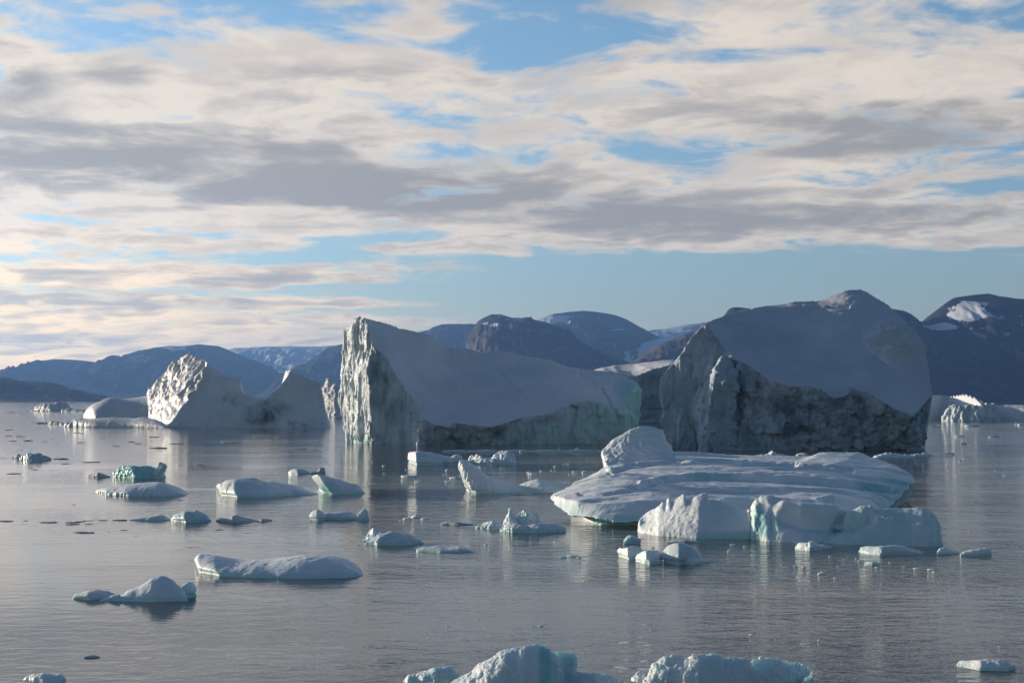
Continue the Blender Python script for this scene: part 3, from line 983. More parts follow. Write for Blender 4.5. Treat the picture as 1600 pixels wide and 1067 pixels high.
    tag(root, 'left iceberg with a crumpled sunlit peak and a tower like a shark fin', 'iceberg')
    parts_from(V, Fq, T, {0: ('snow_slope', WALL_LEFT), 3: ('snow_slope', WALL_LEFT), 1: ('ice_cliff', WALL_LEFT), 2: ('ice_cliff', WALL_LEFT)}, root, teal, dirt_shade)


# ------------------------------------------------------------------ generic ice pieces
def piece(name, label, cat, lofts, mat=None, group=None, amp=0.06, sc=0.9, fine=0.02, teal=(), dirt_shade=(), vox=None, smooth=5, ridge=0.0, strat=0.0, flute=0.0):
    C = Cage()
    for i, a in enumerate(lofts):
        top, bot = a[0], a[1]
        kw = a[2] if len(a) > 2 else {}
        C.loft(top, bot, sd=i * 3.1, **kw)
    if vox is None:
        y = np.mean([p[1] for p in C.v])
        vox = max(0.00045 * y, 0.02)
    V, Fq, T = C.skin(vox, smooth)
    N = normals(V, Fq)
    d = amp * fbm(V * sc, 3, 0.42) + 0.35 * fine * fbm(V * sc * 4, 2)
    if ridge:
        d = d + ridge * (0.5 * ridged(V * sc * 1.6 + 5, 3, 0.5) + 0.9 * facets(V * sc * 1.7, 3) + 0.5 * facets(V * sc * 4.0, 4))
    d = d + amp * 0.35 * facets(V * sc * 0.9, 5) + amp * 0.16 * facets(V * sc * 2.3, 6)
    if flute:
        d = d + flute * ridged(V * (sc * 2.5, sc * 2.5, sc * 0.35), 3, 0.55) * np.clip(1 - N[:, 2] * 1.3, 0, 1)
    V = V + N * (d * np.clip((V[:, 2] + 0.25) / 0.3, 0.2, 1))[:, None]
    hgt = max(V[:, 2].max(), 0.1)
    zz = V[:, 2] / min(0.16 * hgt + 0.05, 0.3)
    notch = np.exp(-((zz - 0.45) / 0.5) ** 2) * np.clip(1.1 - np.abs(N[:, 2]), 0, 1)
    V[:, :2] -= N[:, :2] * (notch * min(0.10 * hgt, 0.16))[:, None]
    tl = np.maximum(near(V, teal), 0.40 * np.clip(1.3 - zz, 0, 1))
    o = mesh_obj(name, V, Fq, mat or FLOE, None, {'teal': tl, 'dirt_shade': near(V, dirt_shade)})
    tag(o, label, cat, group)
    return o


central_berg()
right_berg()
left_berg()

# ------------------------------------------------------------------ far icebergs
def middle_berg():
    C = Cage()
    TS = PL([(925, 580, 440), (932, 577, 441), (945, 574, 442), (960, 571, 443), (990, 568, 444), (1020, 565, 444), (1050, 562, 444), (1080, 566, 443)])
    E = PL([(925, 584, 420), (945, 580, 420), (965, 583, 420), (985, 588, 420), (1000, 585, 420), (1020, 577, 421), (1048, 570, 422), (1080, 572, 424)])
    B = PL([(925, 667, 421), (950, 667, 420), (1000, 668, 419), (1040, 668, 420), (1080, 667, 424)])
    C.strip(TS, E, 0)
    C.strip(E, B, 1)
    C.strip(B, [low(b) for b in B], 1)
    K = [low(t, -2, 6) for t in TS]
    C.strip(TS, K, 2)
    C.fan([TS[0], E[0], B[0], low(B[0]), K[0]], 2)
    C.fan([TS[-1], E[-1], B[-1], low(B[-1]), K[-1]], 2)
    C.fan([low(b) for b in B] + K[::-1], 2)
    V, Fq, T = C.skin(0.45, 2)
    N = normals(V, Fq)
    M = spread(T, Fq, 4)
    w = M[1]
    d = 0.3 * fbm(V * 0.12, 3) + w * (0.55 * ridged(V * (0.06, 0.06, 0.34), 4, 0.55) + 0.3 * fbm(V * 0.4, 3))
    V = V + N * d[:, None]
    V = groove(V, N, [([(985, 640), (1040, 641)], 1.5, 1.2), ([(985, 655), (1040, 657)], 1.2, .9), ([(985, 612), (1040, 608)], 1.2, .5)], 420)
    root = empty('iceberg')
    tag(root, 'dark layered iceberg half hidden behind the two largest bergs', 'iceberg')
    dirt_shade = near(V, [(1010, 625, 420, (20, 12, 9), .8)])  # darker tone across the middle of the wall
    parts_from(V, Fq, T, {0: ('snow_slope', SNOW_BERG), 2: ('snow_slope', SNOW_BERG), 1: ('ice_cliff', WALL_RIGHT)}, root, np.zeros(len(V)), dirt_shade)


middle_berg()


def far_right_berg():
    C = Cage()
    C.loft([(1440, 626), (1448, 618), (1462, 616), (1480, 618), (1500, 615), (1512, 615), (1522, 619), (1532, 624), (1545, 631)], [(1440, 657), (1470, 656), (1480, 656), (1545, 658)], d=9, p=.35, zb=-1, tg=0, n=50)
    C.loft([(1476, 653), (1480, 640), (1490, 635), (1510, 634), (1528, 636), (1540, 632), (1552, 631), (1558, 636), (1562, 645)], [(1476, 657.5), (1500, 657.8), (1530, 658), (1562, 658)], d=3, p=.2, zb=-1, tg=1, n=50)
    C.loft([(1545, 640), (1556, 632), (1575, 632), (1600, 633), (1640, 630), (1680, 632), (1700, 645)], [(1545, 657.5), (1600, 658), (1700, 657)], d=7, p=.4, zb=-1, tg=0, n=50)
    V, Fq, T = C.skin(0.42, 2)
    N = normals(V, Fq)
    w = spread(T, Fq, 3)[1]
    d = 0.3 * fbm(V * 0.15, 3) + w * (0.75 * ridged(V * (0.4, 0.4, 0.1), 4, 0.6))
    V = V + N * d[:, None]
    root = empty('iceberg')
    tag(root, 'distant low iceberg with a ribbed cliff at the right edge beside the dark grey berg', 'iceberg')
    teal = near(V, [(1495, 648, 517, (4, 8, 4), .35)])
    parts_from(V, Fq, T, {0: ('snow_slope', SNOW_BERG), 1: ('ice_cliff', WALL_CENTRE)}, root, teal, near(V, [(1490, 645, 517, (5, 9, 3), .9)]))  # darkness inside the cave is painted into the cliff colour


far_right_berg()

piece('iceberg', 'thin distant ice pinnacle between the left berg and the central berg', 'iceberg',
      [([(500, 625), (504, 603), (509, 592), (513, 587), (517, 594), (521, 599), (527, 603), (536, 612), (548, 622)], [(500, 651), (524, 651.5), (548, 651)], dict(d=6, p=.2, zb=-1, rag=.15))],
      SNOW_BERG, None, .4, .25, .1, vox=.45, ridge=.5, dirt_shade=())
piece('ice_fragment', 'low strip of broken ice at the foot of the distant pinnacle', 'ice fragment',
      [([(522, 652), (526, 650), (533, 649.5), (537, 650), (541, 652)], [(522, 653), (541, 653)], dict(d=1.5))], BRASH, 'small broken ice far out', .12, .8, .05, vox=.2)
piece('iceberg', 'small jagged ice mound far out by the brown shore', 'iceberg',
      [([(48, 640), (55, 636), (62, 633), (70, 631), (78, 632), (82, 636), (85, 630), (92, 627), (99, 626), (106, 629), (109, 638)], [(48, 642), (80, 642.5), (109, 642)], dict(d=8, p=.4, zb=-1, rag=.3))],
      WALL_LEFT, None, .5, .25, .2, vox=.6, ridge=.6)
piece('ice_floe', 'flat dark slab floating next to the far jagged ice mound', 'ice floe',
      [([(95, 640), (96, 637), (112, 638), (131, 640), (134, 642)], [(95, 643.2), (134, 643.5)], dict(d=6, p=.4, zb=-1))], WALL_RIGHT, None, .3, .25, .1, vox=.6)
piece('ice_fragment', 'dark crumbly ice bit touching the left tip of the shelf of the left berg', 'ice fragment',
      [([(74, 660.5), (80, 658.5), (90, 659), (99, 661)], [(74, 662.5), (99, 663)], dict(d=1.2))], BRASH, 'small broken ice far out', .15, .6, .06, vox=.2, ridge=.1)

piece('ice_fragment', 'second dark ice bit out from the shelf of the left berg', 'ice fragment',
      [([(56, 661), (62, 659.5), (70, 660), (75, 661)], [(56, 662), (75, 662)], dict(d=1))], BRASH, 'small broken ice far out', .15, .6, .06, vox=.2, ridge=.1)

# ------------------------------------------------------------------ big layered floe in front of the right berg
def layered_floe():
    rows = [
        [(940, 822, 90), (1000, 823, 90), (1100, 822, 90.2), (1200, 820, 90.8), (1300, 814, 93), (1375, 806, 97)],
        [(862, 783, 97), (871, 795, 95), (889, 805, 93), (903, 806, 92), (932, 811, 90.5), (962, 815, 89.8), (1000, 816, 89.6), (1100, 814, 89.8), (1200, 813, 90.6), (1300, 807, 93), (1383, 797, 98)],
        [(859, 776, 98), (866, 773, 97.5), (880, 778, 95), (905, 783, 93), (940, 785, 92), (1000, 780, 92), (1100, 788, 92), (1200, 790, 93), (1300, 785, 96), (1360, 782, 99), (1392, 789, 102)],
        [(860, 773, 99), (880, 765, 99.5), (905, 760, 99), (940, 757, 98.5), (985, 755, 98.5), (1030, 762, 98), (1100, 772, 97.5), (1200, 777, 98), (1300, 773, 99.5), (1360, 774, 101), (1394, 785, 103)],
        [(880, 764, 101), (900, 759, 102), (935, 747, 103.5), (980, 744, 104), (1040, 743, 104), (1100, 748, 104), (1200, 750, 104), (1300, 754, 105), (1365, 763, 106), (1403, 769, 107)],
        [(895, 757, 104), (915, 746, 107), (945, 733, 109), (985, 728, 110), (1040, 726, 110), (1100, 727, 110), (1200, 730, 110), (1290, 733, 110), (1370, 740, 110), (1420, 755, 109)],
        [(905, 752, 106), (930, 738, 110), (952, 727, 113), (977, 716, 116), (1010, 710, 118), (1060, 707.5, 119.5), (1140, 710, 120), (1200, 711.5, 120), (1262, 714, 119.5), (1282, 707, 119), (1310, 705.5, 119), (1345, 706, 119), (1363, 715, 118), (1400, 727, 115), (1428, 744, 112), (1432, 751, 111)],
    ]
    C = Cage()
    n = 90

    def res(L):
        L = np.array(PL(L))
        e = np.linalg.norm(np.diff(L[:, :2], axis=0), axis=1)
        q = np.concatenate([[0], np.cumsum(e)]) / e.sum()
        s = np.linspace(0, 1, n)
        return np.stack([np.interp(s, q, L[:, k]) for k in range(3)], 1)
    G = [res(r) for r in rows]
    f0 = G[0].copy()
    f0[:, 2] = 0
    f0[:, 1] += 1.2
    u0 = f0.copy()
    u0[:, 2] = -1.0
    bk = G[-1].copy()
    bk[:, 1] += 2.5
    bk[:, 2] = -1.0
    bk[:, 0] -= 0.4
    G = [u0, f0] + G[1:] + [bk]
    G = np.array(G)
    C.grid(G, 0)
    C.grid(np.stack([G[-1], G[0]], 0), 0)
    C.fan([g for g in G[:, 0]], 0)
    C.fan([g for g in G[:, -1]], 1)
    # the snow-covered pyramid standing on its back edge
    C.loft([(946, 720), (941, 706), (948, 697), (958, 688), (966, 682), (985, 672), (1000, 666), (1012, 666), (1022, 669), (1034, 671), (1040, 686), (1047, 698), (1054, 709)], [(951, 730), (985, 728), (1020, 724), (1056, 716)], 0.2, d=3.0, p=.15, Yf=113.5, zb=0.5, n=60, tg=2)
    # wedge of ice leaning against the left flank
    C.loft([(898, 764), (910, 756), (922, 746), (935, 738), (948, 732), (956, 732), (960, 738)], [(900, 768), (930, 768), (960, 757)], 0.2, d=2.0, p=.4, Yf=104, zb=0.3, n=30, tg=0)
    V, Fq, T = C.skin(0.085, 2)
    N = normals(V, Fq)
    up = np.clip(N[:, 2], 0, 1) ** 2
    pyr = spread(T, Fq, 6).get(2, np.zeros(len(V)))
    tt = (V[:, 1] + 0.10 * V[:, 0] + 4.0 * fbm(V * (0.07, 0.13, 0.1) + 3, 3)) / 4.6
    fr = tt - np.floor(tt)
    step = np.minimum(fr / 0.22, (1 - fr) / 0.78)          # steep towards the water, long gentle back
    wav = 0.5 + 0.5 * fbm(V * (0.13, 0.3, 0.2) + 8, 2)
    d = up * (1 - pyr) * (0.36 * (step - 0.5) * np.clip(wav * 1.6 - .35, 0.0, 1) + 0.10 * fbm(V * (0.16, 0.5, 0.3), 3) + 0.022 * fbm(V * 1.6, 3)) + (1 - up) * (0.16 * fbm(V * 0.4, 3) + 0.02 * fbm(V * 2.0, 3))
    lines = [([(1000, 760), (1040, 751), (1090, 746), (1150, 747), (1230, 751), (1310, 757), (1395, 768)], 3.0, .22), ([(1000, 755), (1040, 746), (1090, 741), (1150, 742), (1230, 746), (1310, 752), (1390, 762)], 3.0, -.20),
             ([(950, 738), (990, 729), (1050, 723), (1140, 723), (1240, 728), (1330, 735)], 2.4, .18), ([(950, 734), (990, 725), (1050, 719), (1140, 719), (1240, 724), (1330, 731)], 2.4, -.15),
             ([(905, 772), (940, 771), (990, 765), (1030, 764)], 2.6, .14), ([(1180, 740), (1240, 741), (1290, 745)], 2.0, .12), ([(1050, 775), (1110, 765), (1170, 763)], 2.4, .12)]
    d = d + pyr * (0.10 * fbm(V * 0.8, 4) + 0.05 * ridged(V * (2.2, 2.2, 1.6), 3))
    V = V + N * d[:, None]
    wig = V.copy()
    wig[:, 2] += 0.10 * fbm(V * (0.4, 0.4, 0.4), 3)
    V = V + (groove(wig, N * (1 - pyr)[:, None], lines, 100) - wig)
    root = empty('ice_floe')
    tag(root, 'largest layered ice floe carrying a snowy pyramid, in front of the dark grey berg', 'ice floe')
    teal = near(V, [(1385, 782, 103, (2.2, 8, 1.6), .9), (1410, 762, 109, (2, 5, 1.3), .7), (1105, 742, 106, (2.2, 3, .8), .55), (885, 800, 94, (1.6, 4, 0.7), .4), (985, 818, 90, (6, 3, .55), .7), (1310, 712, 119, (2.6, 3, .5), .45), (1100, 816, 90, (9, 3, .45), .6), (965, 725, 113.5, (1.0, 2, .5), .35)])
    parts_from(V, Fq, T, {0: ('ice_slab', FLOE), 1: ('ice_slab', FLOE), 2: ('ice_pyramid', FLOE)}, root, teal, np.zeros(len(V)))


layered_floe()


def spiked_floe():
    C = Cage()
    C.loft([(999, 813), (1002, 808), (1012, 800), (1024, 794), (1033, 787), (1036, 782), (1039, 789), (1042, 784), (1044, 777), (1047, 777), (1049, 786), (1058, 780), (1067, 771), (1070, 771), (1072, 782), (1090, 774), (1103, 769), (1106, 771), (1108, 780), (1124, 781), (1135, 786), (1150, 793), (1172, 795)],
           [(1000, 832), (1030, 837), (1060, 839), (1090, 841), (1172, 842)], d=2.3, p=.55, zb=-.8, n=130, tg=0, spike=True)
    C.loft([(1108, 790), (1122, 780), (1132, 776), (1150, 774.5), (1180, 776), (1200, 778), (1212, 790)], [(1108, 828), (1212, 830)], d=1.6, p=.4, zb=-.8, n=40, tg=0)
    C.loft([(1170, 806), (1174, 792), (1180, 782), (1191, 774), (1206, 772.5), (1222, 777), (1245, 780), (1268, 779), (1285, 774), (1302, 771.5), (1320, 774), (1335, 780), (1350, 789), (1362, 797), (1366, 803)],
           [(1172, 832), (1176, 843), (1200, 846), (1250, 848), (1300, 847), (1340, 838), (1362, 832)], d=2.6, p=.35, zb=-.8, n=80, tg=0)
    C.loft([(1290, 842), (1306, 822), (1322, 806), (1345, 798), (1372, 796), (1386, 793.5), (1412, 792.5), (1440, 793), (1454, 799), (1464, 806), (1468, 822), (1472, 846)], [(1290, 848), (1320, 850), (1380, 852), (1430, 853), (1473, 853.5)], d=2.0, p=.35, zb=-.8, n=60, tg=1)
    C.loft([(1447, 811), (1449, 805), (1453, 803), (1457, 806), (1459, 811)], [(1447, 812), (1459, 812)], .5, d=.35, Yf=79.3, zb=P(1453, 815, 80)[2], n=12, tg=1)
    V, Fq, T = C.skin(0.06, 2)
    N = normals(V, Fq)
    u = CX + F * V[:, 0] / V[:, 1]
    white = np.clip((1120 - u) / 60, 0, 1)
    side = np.clip(1 - N[:, 2] * 1.2, 0, 1)
    d = 0.05 * fbm(V * 0.9, 4) + 0.015 * fbm(V * 4, 3)
    d = d + white * (0.022 * ridged(V * (2.4, 2.0, 1.8), 3, .55) + side * 0.03 * ridged(V * (2.6, 2, 0.6), 3))
    d = d + (1 - white) * side * (0.05 * ridged(V * (1.5, 1.0, 0.35), 3))
    d = d + 0.05 * np.clip(1 - np.abs(u - 1180) / 12, 0, 1) * ridged(V * 4.5, 3)
    V = V + N * d[:, None]
    # a swollen lip with a melted recess under it
    V = groove(V, N, [([(1226, 812), (1262, 819), (1300, 822), (1335, 816), (1356, 806)], 8.0, .40), ([(1222, 792), (1250, 795), (1290, 797), (1320, 798), (1356, 796)], 9.0, -.34), ([(1202, 798), (1205, 832)], 6.0, .20), ([(1182, 790), (1178, 838)], 5.0, -.14)], 80)
    teal = near(V, [(1192, 815, 80.5, (.45, 3, 1.1), .85), (1215, 820, 79, (.9, 3, 0.9), .45), (1330, 825, 80, (2.0, 3, 1.2), .35), (1400, 825, 80, (3, 3, 1.2), .3), (1150, 838, 82, (2.5, 3, .3), .5)])
    root = empty('ice_floe')
    tag(root, 'long white floe with four little spikes on its left back, nearest the layered floe', 'ice floe')
    parts_from(V, Fq, T, {0: ('ice_ridge', FLOE), 1: ('ice_block', FLOE_WET)}, root, teal, np.zeros(len(V)))


spiked_floe()

# ------------------------------------------------------------------ middle and near floes, one object each
GF = 'small floes drifting on the fjord'
piece('ice_floe', 'small crusty floe highest up on the far left water', 'ice floe',
      [([(33, 716), (35, 711), (43, 709), (55, 708.5), (66, 710), (74, 713), (80, 717)], [(33, 718.5), (50, 719.5), (81, 718.5)], dict(p=.5)),
       ([(19, 715), (25, 712), (29, 710.5), (34, 715)], [(19, 716), (34, 717)])], FLOE_WET, GF, .1, .8, .04, ridge=.12)
piece('ice_floe', 'low dark grey lump left of the teal ice arch', 'ice floe',
      [([(135, 743), (140, 740.5), (150, 740), (155, 738), (163, 741), (173, 744)], [(135, 745), (155, 746), (173, 745.5)])], BRASH, GF, .08, .8, .03)
piece('ice_floe', 'translucent teal floe with a dark curled horn at its right end', 'ice floe',
      [([(174, 743), (178, 736), (184, 731), (192, 727.5), (205, 728), (215, 727), (235, 728), (243, 731), (247, 738)], [(176, 745), (210, 747.5), (247, 746.5)], dict(d=1.6, p=.3)),
       ([(225, 744), (236, 738), (242, 731), (245, 725), (250, 721.5), (257, 723), (262, 726), (256, 728), (252, 732), (254, 738), (259, 744)], [(226, 746), (245, 747), (260, 746)], dict(d=1.0, p=.4))],
      FLOE_WET, GF, .07, .9, .03, ridge=.06, teal=[(208, 738, 147, (3.2, 8, 1.4), 1.0)])
piece('ice_floe', 'long low floe with ribbed lit left end just below the teal floe', 'ice floe',
      [([(151, 766), (160, 762.5), (175, 760), (195, 757), (215, 754.5), (235, 752.5), (250, 752.5), (265, 755), (278, 761), (287, 767), (293, 772)], [(152, 768), (170, 773), (200, 775), (250, 775.5), (294, 773.5)], dict(p=.8))],
      FLOE, GF, .06, .6, .02, flute=.10)
piece('ice_floe', 'wedge shaped bluish floe tapering to the right, left of the beak shaped floe', 'ice floe',
      [([(337, 760), (340, 756), (347, 754), (353, 748.5), (365, 748), (378, 748), (392, 746.5), (402, 747), (412, 751), (440, 754), (465, 758), (480, 765), (497, 771)], [(340, 763), (346, 775), (370, 777.5), (420, 777), (460, 774), (498, 772.5)], dict(p=.6))],
      FLOE, GF, .07, .6, .03, teal=[(400, 752, 118, (2, 4, .6), .25)])
piece('ice_floe', 'beak shaped floe with a pale teal hollow under its raised left tip', 'ice floe',
      [([(496, 768), (499, 759), (492, 752), (486, 746), (488, 742), (498, 740), (510, 742), (530, 749), (548, 756), (556, 756), (564, 762), (571, 769)], [(494, 768), (520, 772), (572, 770.5)], dict(d=1.1, p=.4))],
      FLOE, GF, .05, .7, .02, teal=[(508, 766, 121, (1.4, 3, .7), .8)])
piece('ice_floe', 'smooth rounded floe behind the wedge shaped bluish floe', 'ice floe',
      [([(450, 737.5), (453, 734), (460, 732), (470, 732), (477, 734), (484, 738)], [(450, 740), (465, 741), (484, 740)])], FLOE_WET, GF, .05, .9, .02)
piece('ice_floe', 'tiny pointed ice shard between the rounded floe and the beak shaped floe', 'ice floe',
      [([(484, 739), (491, 736.5), (496, 735.5), (500, 730), (506, 728.5), (509, 739)], [(484, 740.5), (509, 740.5)], dict(d=.5, p=.3))], BRASH, GF, .05, 1.2, .03, vox=.05)
piece('ice_floe', 'flat thin floe left of the round topped floe', 'ice floe',
      [([(201, 811), (212, 808), (225, 807), (238, 806), (250, 804), (258, 805.5), (266, 811)], [(201, 812.5), (235, 813.5), (267, 812.5)])], FLOE_WET, GF, .05, .9, .02)
piece('ice_floe', 'round topped bluish floe with a small nub, middle of the left row', 'ice floe',
      [([(266, 812), (272, 803.5), (282, 799.5), (295, 798.5), (302, 798), (306, 795.5), (310, 798), (318, 802), (325, 806), (331, 812)], [(267, 814), (290, 816.5), (331, 814.5)], dict(p=.7))], FLOE_WET, GF, .05, .9, .02, teal=[(300, 808, 94, (1.2, 3, .5), .3)])
piece('ice_floe', 'narrow grey floe right of the round topped floe', 'ice floe',
      [([(336, 813), (345, 808), (355, 806), (368, 804.5), (382, 808), (402, 813)], [(337, 814.5), (365, 817.5), (402, 814.5)])], BRASH, GF, .05, .9, .02)
piece('ice_floe', 'thin dark blade of ice at the right tip of the left row of floes', 'ice floe',
      [([(397, 813), (408, 810), (416, 809.5), (426, 812)], [(397, 814), (410, 815), (426, 813.5)])], DULL, GF, .04, .9, .02)
piece('ice_floe', 'dumbbell floe with a round left lump and a lit horn at its right end', 'ice floe',
      [([(483, 809), (485, 801), (491, 797), (498, 796), (505, 799), (509, 808)], [(483, 812), (496, 813), (509, 812)], dict(d=.55)),
       ([(503, 808), (509, 800), (525, 799), (545, 799), (556, 802), (564, 808)], [(503, 811.5), (535, 812), (564, 810.5)], dict(d=.7)),
       ([(556, 811), (559, 801), (564, 796), (570, 793), (575, 797), (578, 811)], [(556, 812.5), (578, 812.5)], dict(d=.5, p=.4))], FLOE, GF, .04, 1.1, .02)
piece('ice_floe', 'floe of stacked broken plates with a pointed left top, below the dumbbell floe', 'ice floe',
      [([(567, 844), (572, 836), (578, 829), (583, 823.5), (588, 825), (594, 828), (600, 834), (606, 844)], [(567, 846), (606, 848)], dict(d=.6, p=.2)),
       ([(570, 848), (582, 840), (592, 834), (602, 832), (620, 833), (640, 836), (655, 842), (663, 847)], [(570, 849.5), (590, 851.5), (630, 852), (663, 849.5)], dict(p=.5))], FLOE_WET, GF, .06, 1.1, .02, ridge=.04)
piece('ice_floe', 'flat dull floe in open water right of the broken plates', 'ice floe',
      [([(650, 857), (660, 853.5), (680, 853), (695, 854.5), (705, 854), (717, 853), (730, 855.5), (741, 860)], [(652, 861), (690, 864), (741, 862.5)])], FLOE_WET, GF, .05, 1.0, .02, teal=[(668, 858, 76, (.8, 2, .4), .3)])
piece('ice_floe', 'large smooth saddle backed floe lying dark on the near left water', 'ice floe',
      [([(305, 873), (307, 867), (313, 865), (324, 865.5), (345, 869), (370, 873.5), (400, 873.5), (425, 871.5), (455, 867.5), (480, 865.5), (510, 866.5), (535, 871), (552, 880), (562, 888), (568, 896)],
        [(306, 884), (312, 895), (340, 900), (400, 902.5), (470, 904), (540, 903), (568, 899)], dict(p=.75, n=90))],
      FLOE, GF, .05, .7, .015, teal=[(330, 890, 64, (.9, 2, .5), .25)])
piece('ice_floe', 'humped floe with a pointed blade at its left, lowest on the left water', 'ice floe',
      [([(112, 932), (118, 927.5), (132, 924), (150, 922), (165, 924), (185, 930)], [(113, 935), (140, 937), (185, 935)], dict(d=.6)),
       ([(153, 937), (165, 932), (178, 928), (186, 926.5), (192, 935)], [(154, 938.5), (192, 938.5)], dict(d=.3, p=.5)),
       ([(178, 937), (200, 923), (218, 916), (228, 909), (238, 903), (250, 900), (258, 900.5), (268, 906), (278, 915), (286, 922), (293, 934)], [(182, 939), (240, 940.5), (293, 939)], dict(d=1.0, p=.6)),
       ([(280, 929), (286, 914), (293, 909), (300, 909.5), (305, 917), (308, 929)], [(281, 935.5), (308, 932)], dict(d=.5))], FLOE, GF, .05, .9, .02)
piece('ice_floe', 'long floe with a raised blunt left end in front of the central berg', 'ice floe',
      [([(637, 714), (639, 707), (646, 705.5), (660, 705.5), (672, 707), (685, 710), (700, 713), (722, 714)], [(637, 722), (650, 726), (690, 726), (722, 725)], dict(d=2.4)),
       ([(698, 719), (705, 713), (711, 711), (717, 710.5), (722, 716)], [(698, 726), (722, 726)], dict(d=.9))], FLOE, GF, .10, .7, .04, ridge=.05)
piece('ice_floe', 'craggy floe with a domed right end beside the blunt ended floe', 'ice floe',
      [([(731, 717), (735, 711), (741, 713), (746, 708.5), (750, 713), (759, 720)], [(731, 724), (759, 726)], dict(d=.9, p=.2, rag=.3)),
       ([(738, 722), (752, 717), (770, 717), (785, 719), (806, 723)], [(738, 725.5), (770, 727), (806, 726.5)], dict(d=1.6)),
       ([(763, 722), (770, 714), (777, 706), (784, 703.5), (793, 703.5), (800, 708), (804, 714), (807, 722)], [(764, 725), (807, 726)], dict(d=1.6, p=.5))], FLOE, GF, .08, .9, .04, ridge=.10)
piece('ice_floe', 'boot shaped floe with a tall horn at its left end, left of the layered floe', 'ice floe',
      [([(729, 763), (727, 752), (721, 739), (718, 727), (719, 719), (726, 718), (736, 722), (748, 731), (760, 742), (775, 748), (800, 754), (822, 760)], [(728, 766), (745, 770.5), (785, 771), (822, 769)], dict(d=2.0, p=.4, n=70)),
       ([(800, 762), (820, 753), (840, 748), (850, 750), (868, 752), (888, 753), (905, 760)], [(800, 768.5), (850, 770), (905, 768)], dict(d=2.2, p=.6))], FLOE, GF, .07, .8, .03, flute=.09)
piece('ice_floe', 'low sliver of ice in front of the boot shaped floe', 'ice floe',
      [([(800, 771), (808, 768.5), (825, 769), (834, 771.5)], [(800, 772.5), (834, 773)], dict(d=.4))], BRASH, GF, .04, 1, .02, vox=.05)
piece('ice_floe', 'floe with three crumbling spires of clear ice in front of the layered floe snout', 'ice floe',
      [([(780, 827), (790, 821), (805, 818), (825, 821), (845, 818), (868, 820), (885, 827)], [(782, 830), (800, 832), (840, 833), (885, 831)], dict(d=1.1)),
       ([(785, 820), (790, 811), (794, 803), (796, 795), (799, 795), (802, 803), (806, 809), (809, 816)], [(785, 828), (809, 829)], dict(d=.5, p=.3, rag=.25)),
       ([(806, 818), (807, 806), (809, 797), (816, 796), (823, 796), (826, 808), (828, 816)], [(806, 828), (828, 829)], dict(d=.4, p=.2, rag=.2)),
       ([(825, 820), (829, 808), (833, 799), (837, 797), (842, 805), (845, 818)], [(825, 829), (845, 830)], dict(d=.5, p=.3, rag=.25)),
       ([(742, 823), (755, 818), (770, 815), (785, 816), (798, 822)], [(742, 825), (770, 827), (798, 827)], dict(d=.8))], FLOE, GF, .05, 1.3, .025, ridge=.05, teal=[(815, 805, 87, (.6, 2, .6), .45)], vox=.045)
piece('ice_floe', 'tiny flat floe with a low knob left of the three spired floe', 'ice floe',
      [([(688, 818), (696, 815), (702, 813), (715, 815), (740, 818)], [(688, 819.5), (715, 821), (740, 820)], dict(d=.4))], BRASH, GF, .04, 1.2, .02, vox=.04)
piece('ice_floe', 'left lump of the cluster below the spiked floe, with a pointed snout', 'ice floe',
      [([(964, 860), (968, 855), (975, 855), (985, 852.5), (996, 853), (1003, 858), (1007, 866)], [(968, 869), (982, 874), (1007, 872)], dict(d=.5))], FLOE, 'rounded lumps in front of the spiked floe', .04, 1.3, .02, vox=.035)
piece('ice_floe', 'white folded lump left of the smooth dome in front of the spiked floe', 'ice floe',
      [([(992, 873), (996, 865), (1005, 861), (1015, 860), (1026, 859), (1037, 866)], [(993, 877), (1010, 881), (1037, 878)], dict(d=.5)),
       ([(1000, 877), (1008, 873), (1014, 874), (1024, 873), (1036, 874)], [(1001, 880), (1015, 882), (1036, 880)], dict(d=.25))], FLOE, 'rounded lumps in front of the spiked floe', .04, 1.3, .02, vox=.035)
piece('ice_floe', 'smooth pale dome of ice in front of the spiked floe', 'ice floe',
      [([(1035, 868), (1038, 859), (1045, 852), (1054, 848.5), (1066, 848), (1080, 852), (1088, 859), (1097, 869)], [(1036, 879), (1060, 882), (1097, 879)], dict(d=.75))], FLOE_WET, 'rounded lumps in front of the spiked floe', .03, 1.0, .008, vox=.035)
piece('ice_floe', 'low tapering tongue of ice right of the smooth dome', 'ice floe',
      [([(1057, 875), (1063, 870), (1072, 868.5), (1085, 870), (1100, 871.5), (1121, 874)], [(1058, 880), (1085, 882), (1121, 876)], dict(d=.45))], FLOE, 'rounded lumps in front of the spiked floe', .03, 1.2, .012, vox=.035)
piece('ice_floe', 'small block behind the snouted lump, left of the spiked floe', 'ice floe',
      [([(974, 846), (979, 839), (985, 835.5), (993, 838), (1002, 842)], [(974, 850), (1002, 850)], dict(d=.5))], FLOE_WET, GF, .04, 1.2, .02, vox=.035)
piece('ice_floe', 'thin slab lying between the smooth dome and the spiked floe', 'ice floe',
      [([(1040, 846), (1052, 843), (1065, 842.5), (1080, 843.5), (1097, 846)], [(1040, 847.5), (1070, 849), (1097, 847.5)], dict(d=.35))], BRASH, GF, .04, 1.2, .02, vox=.035)
piece('ice_floe', 'white crusty floe on dark water under the middle of the spiked floe', 'ice floe',
      [([(1242, 855), (1247, 849), (1255, 847), (1262, 849), (1270, 846), (1280, 849.5), (1299, 853)], [(1242, 858), (1265, 861), (1299, 856)], dict(d=.45, rag=.2))], FLOE, GF, .04, 1.4, .025, ridge=.03, vox=.035)
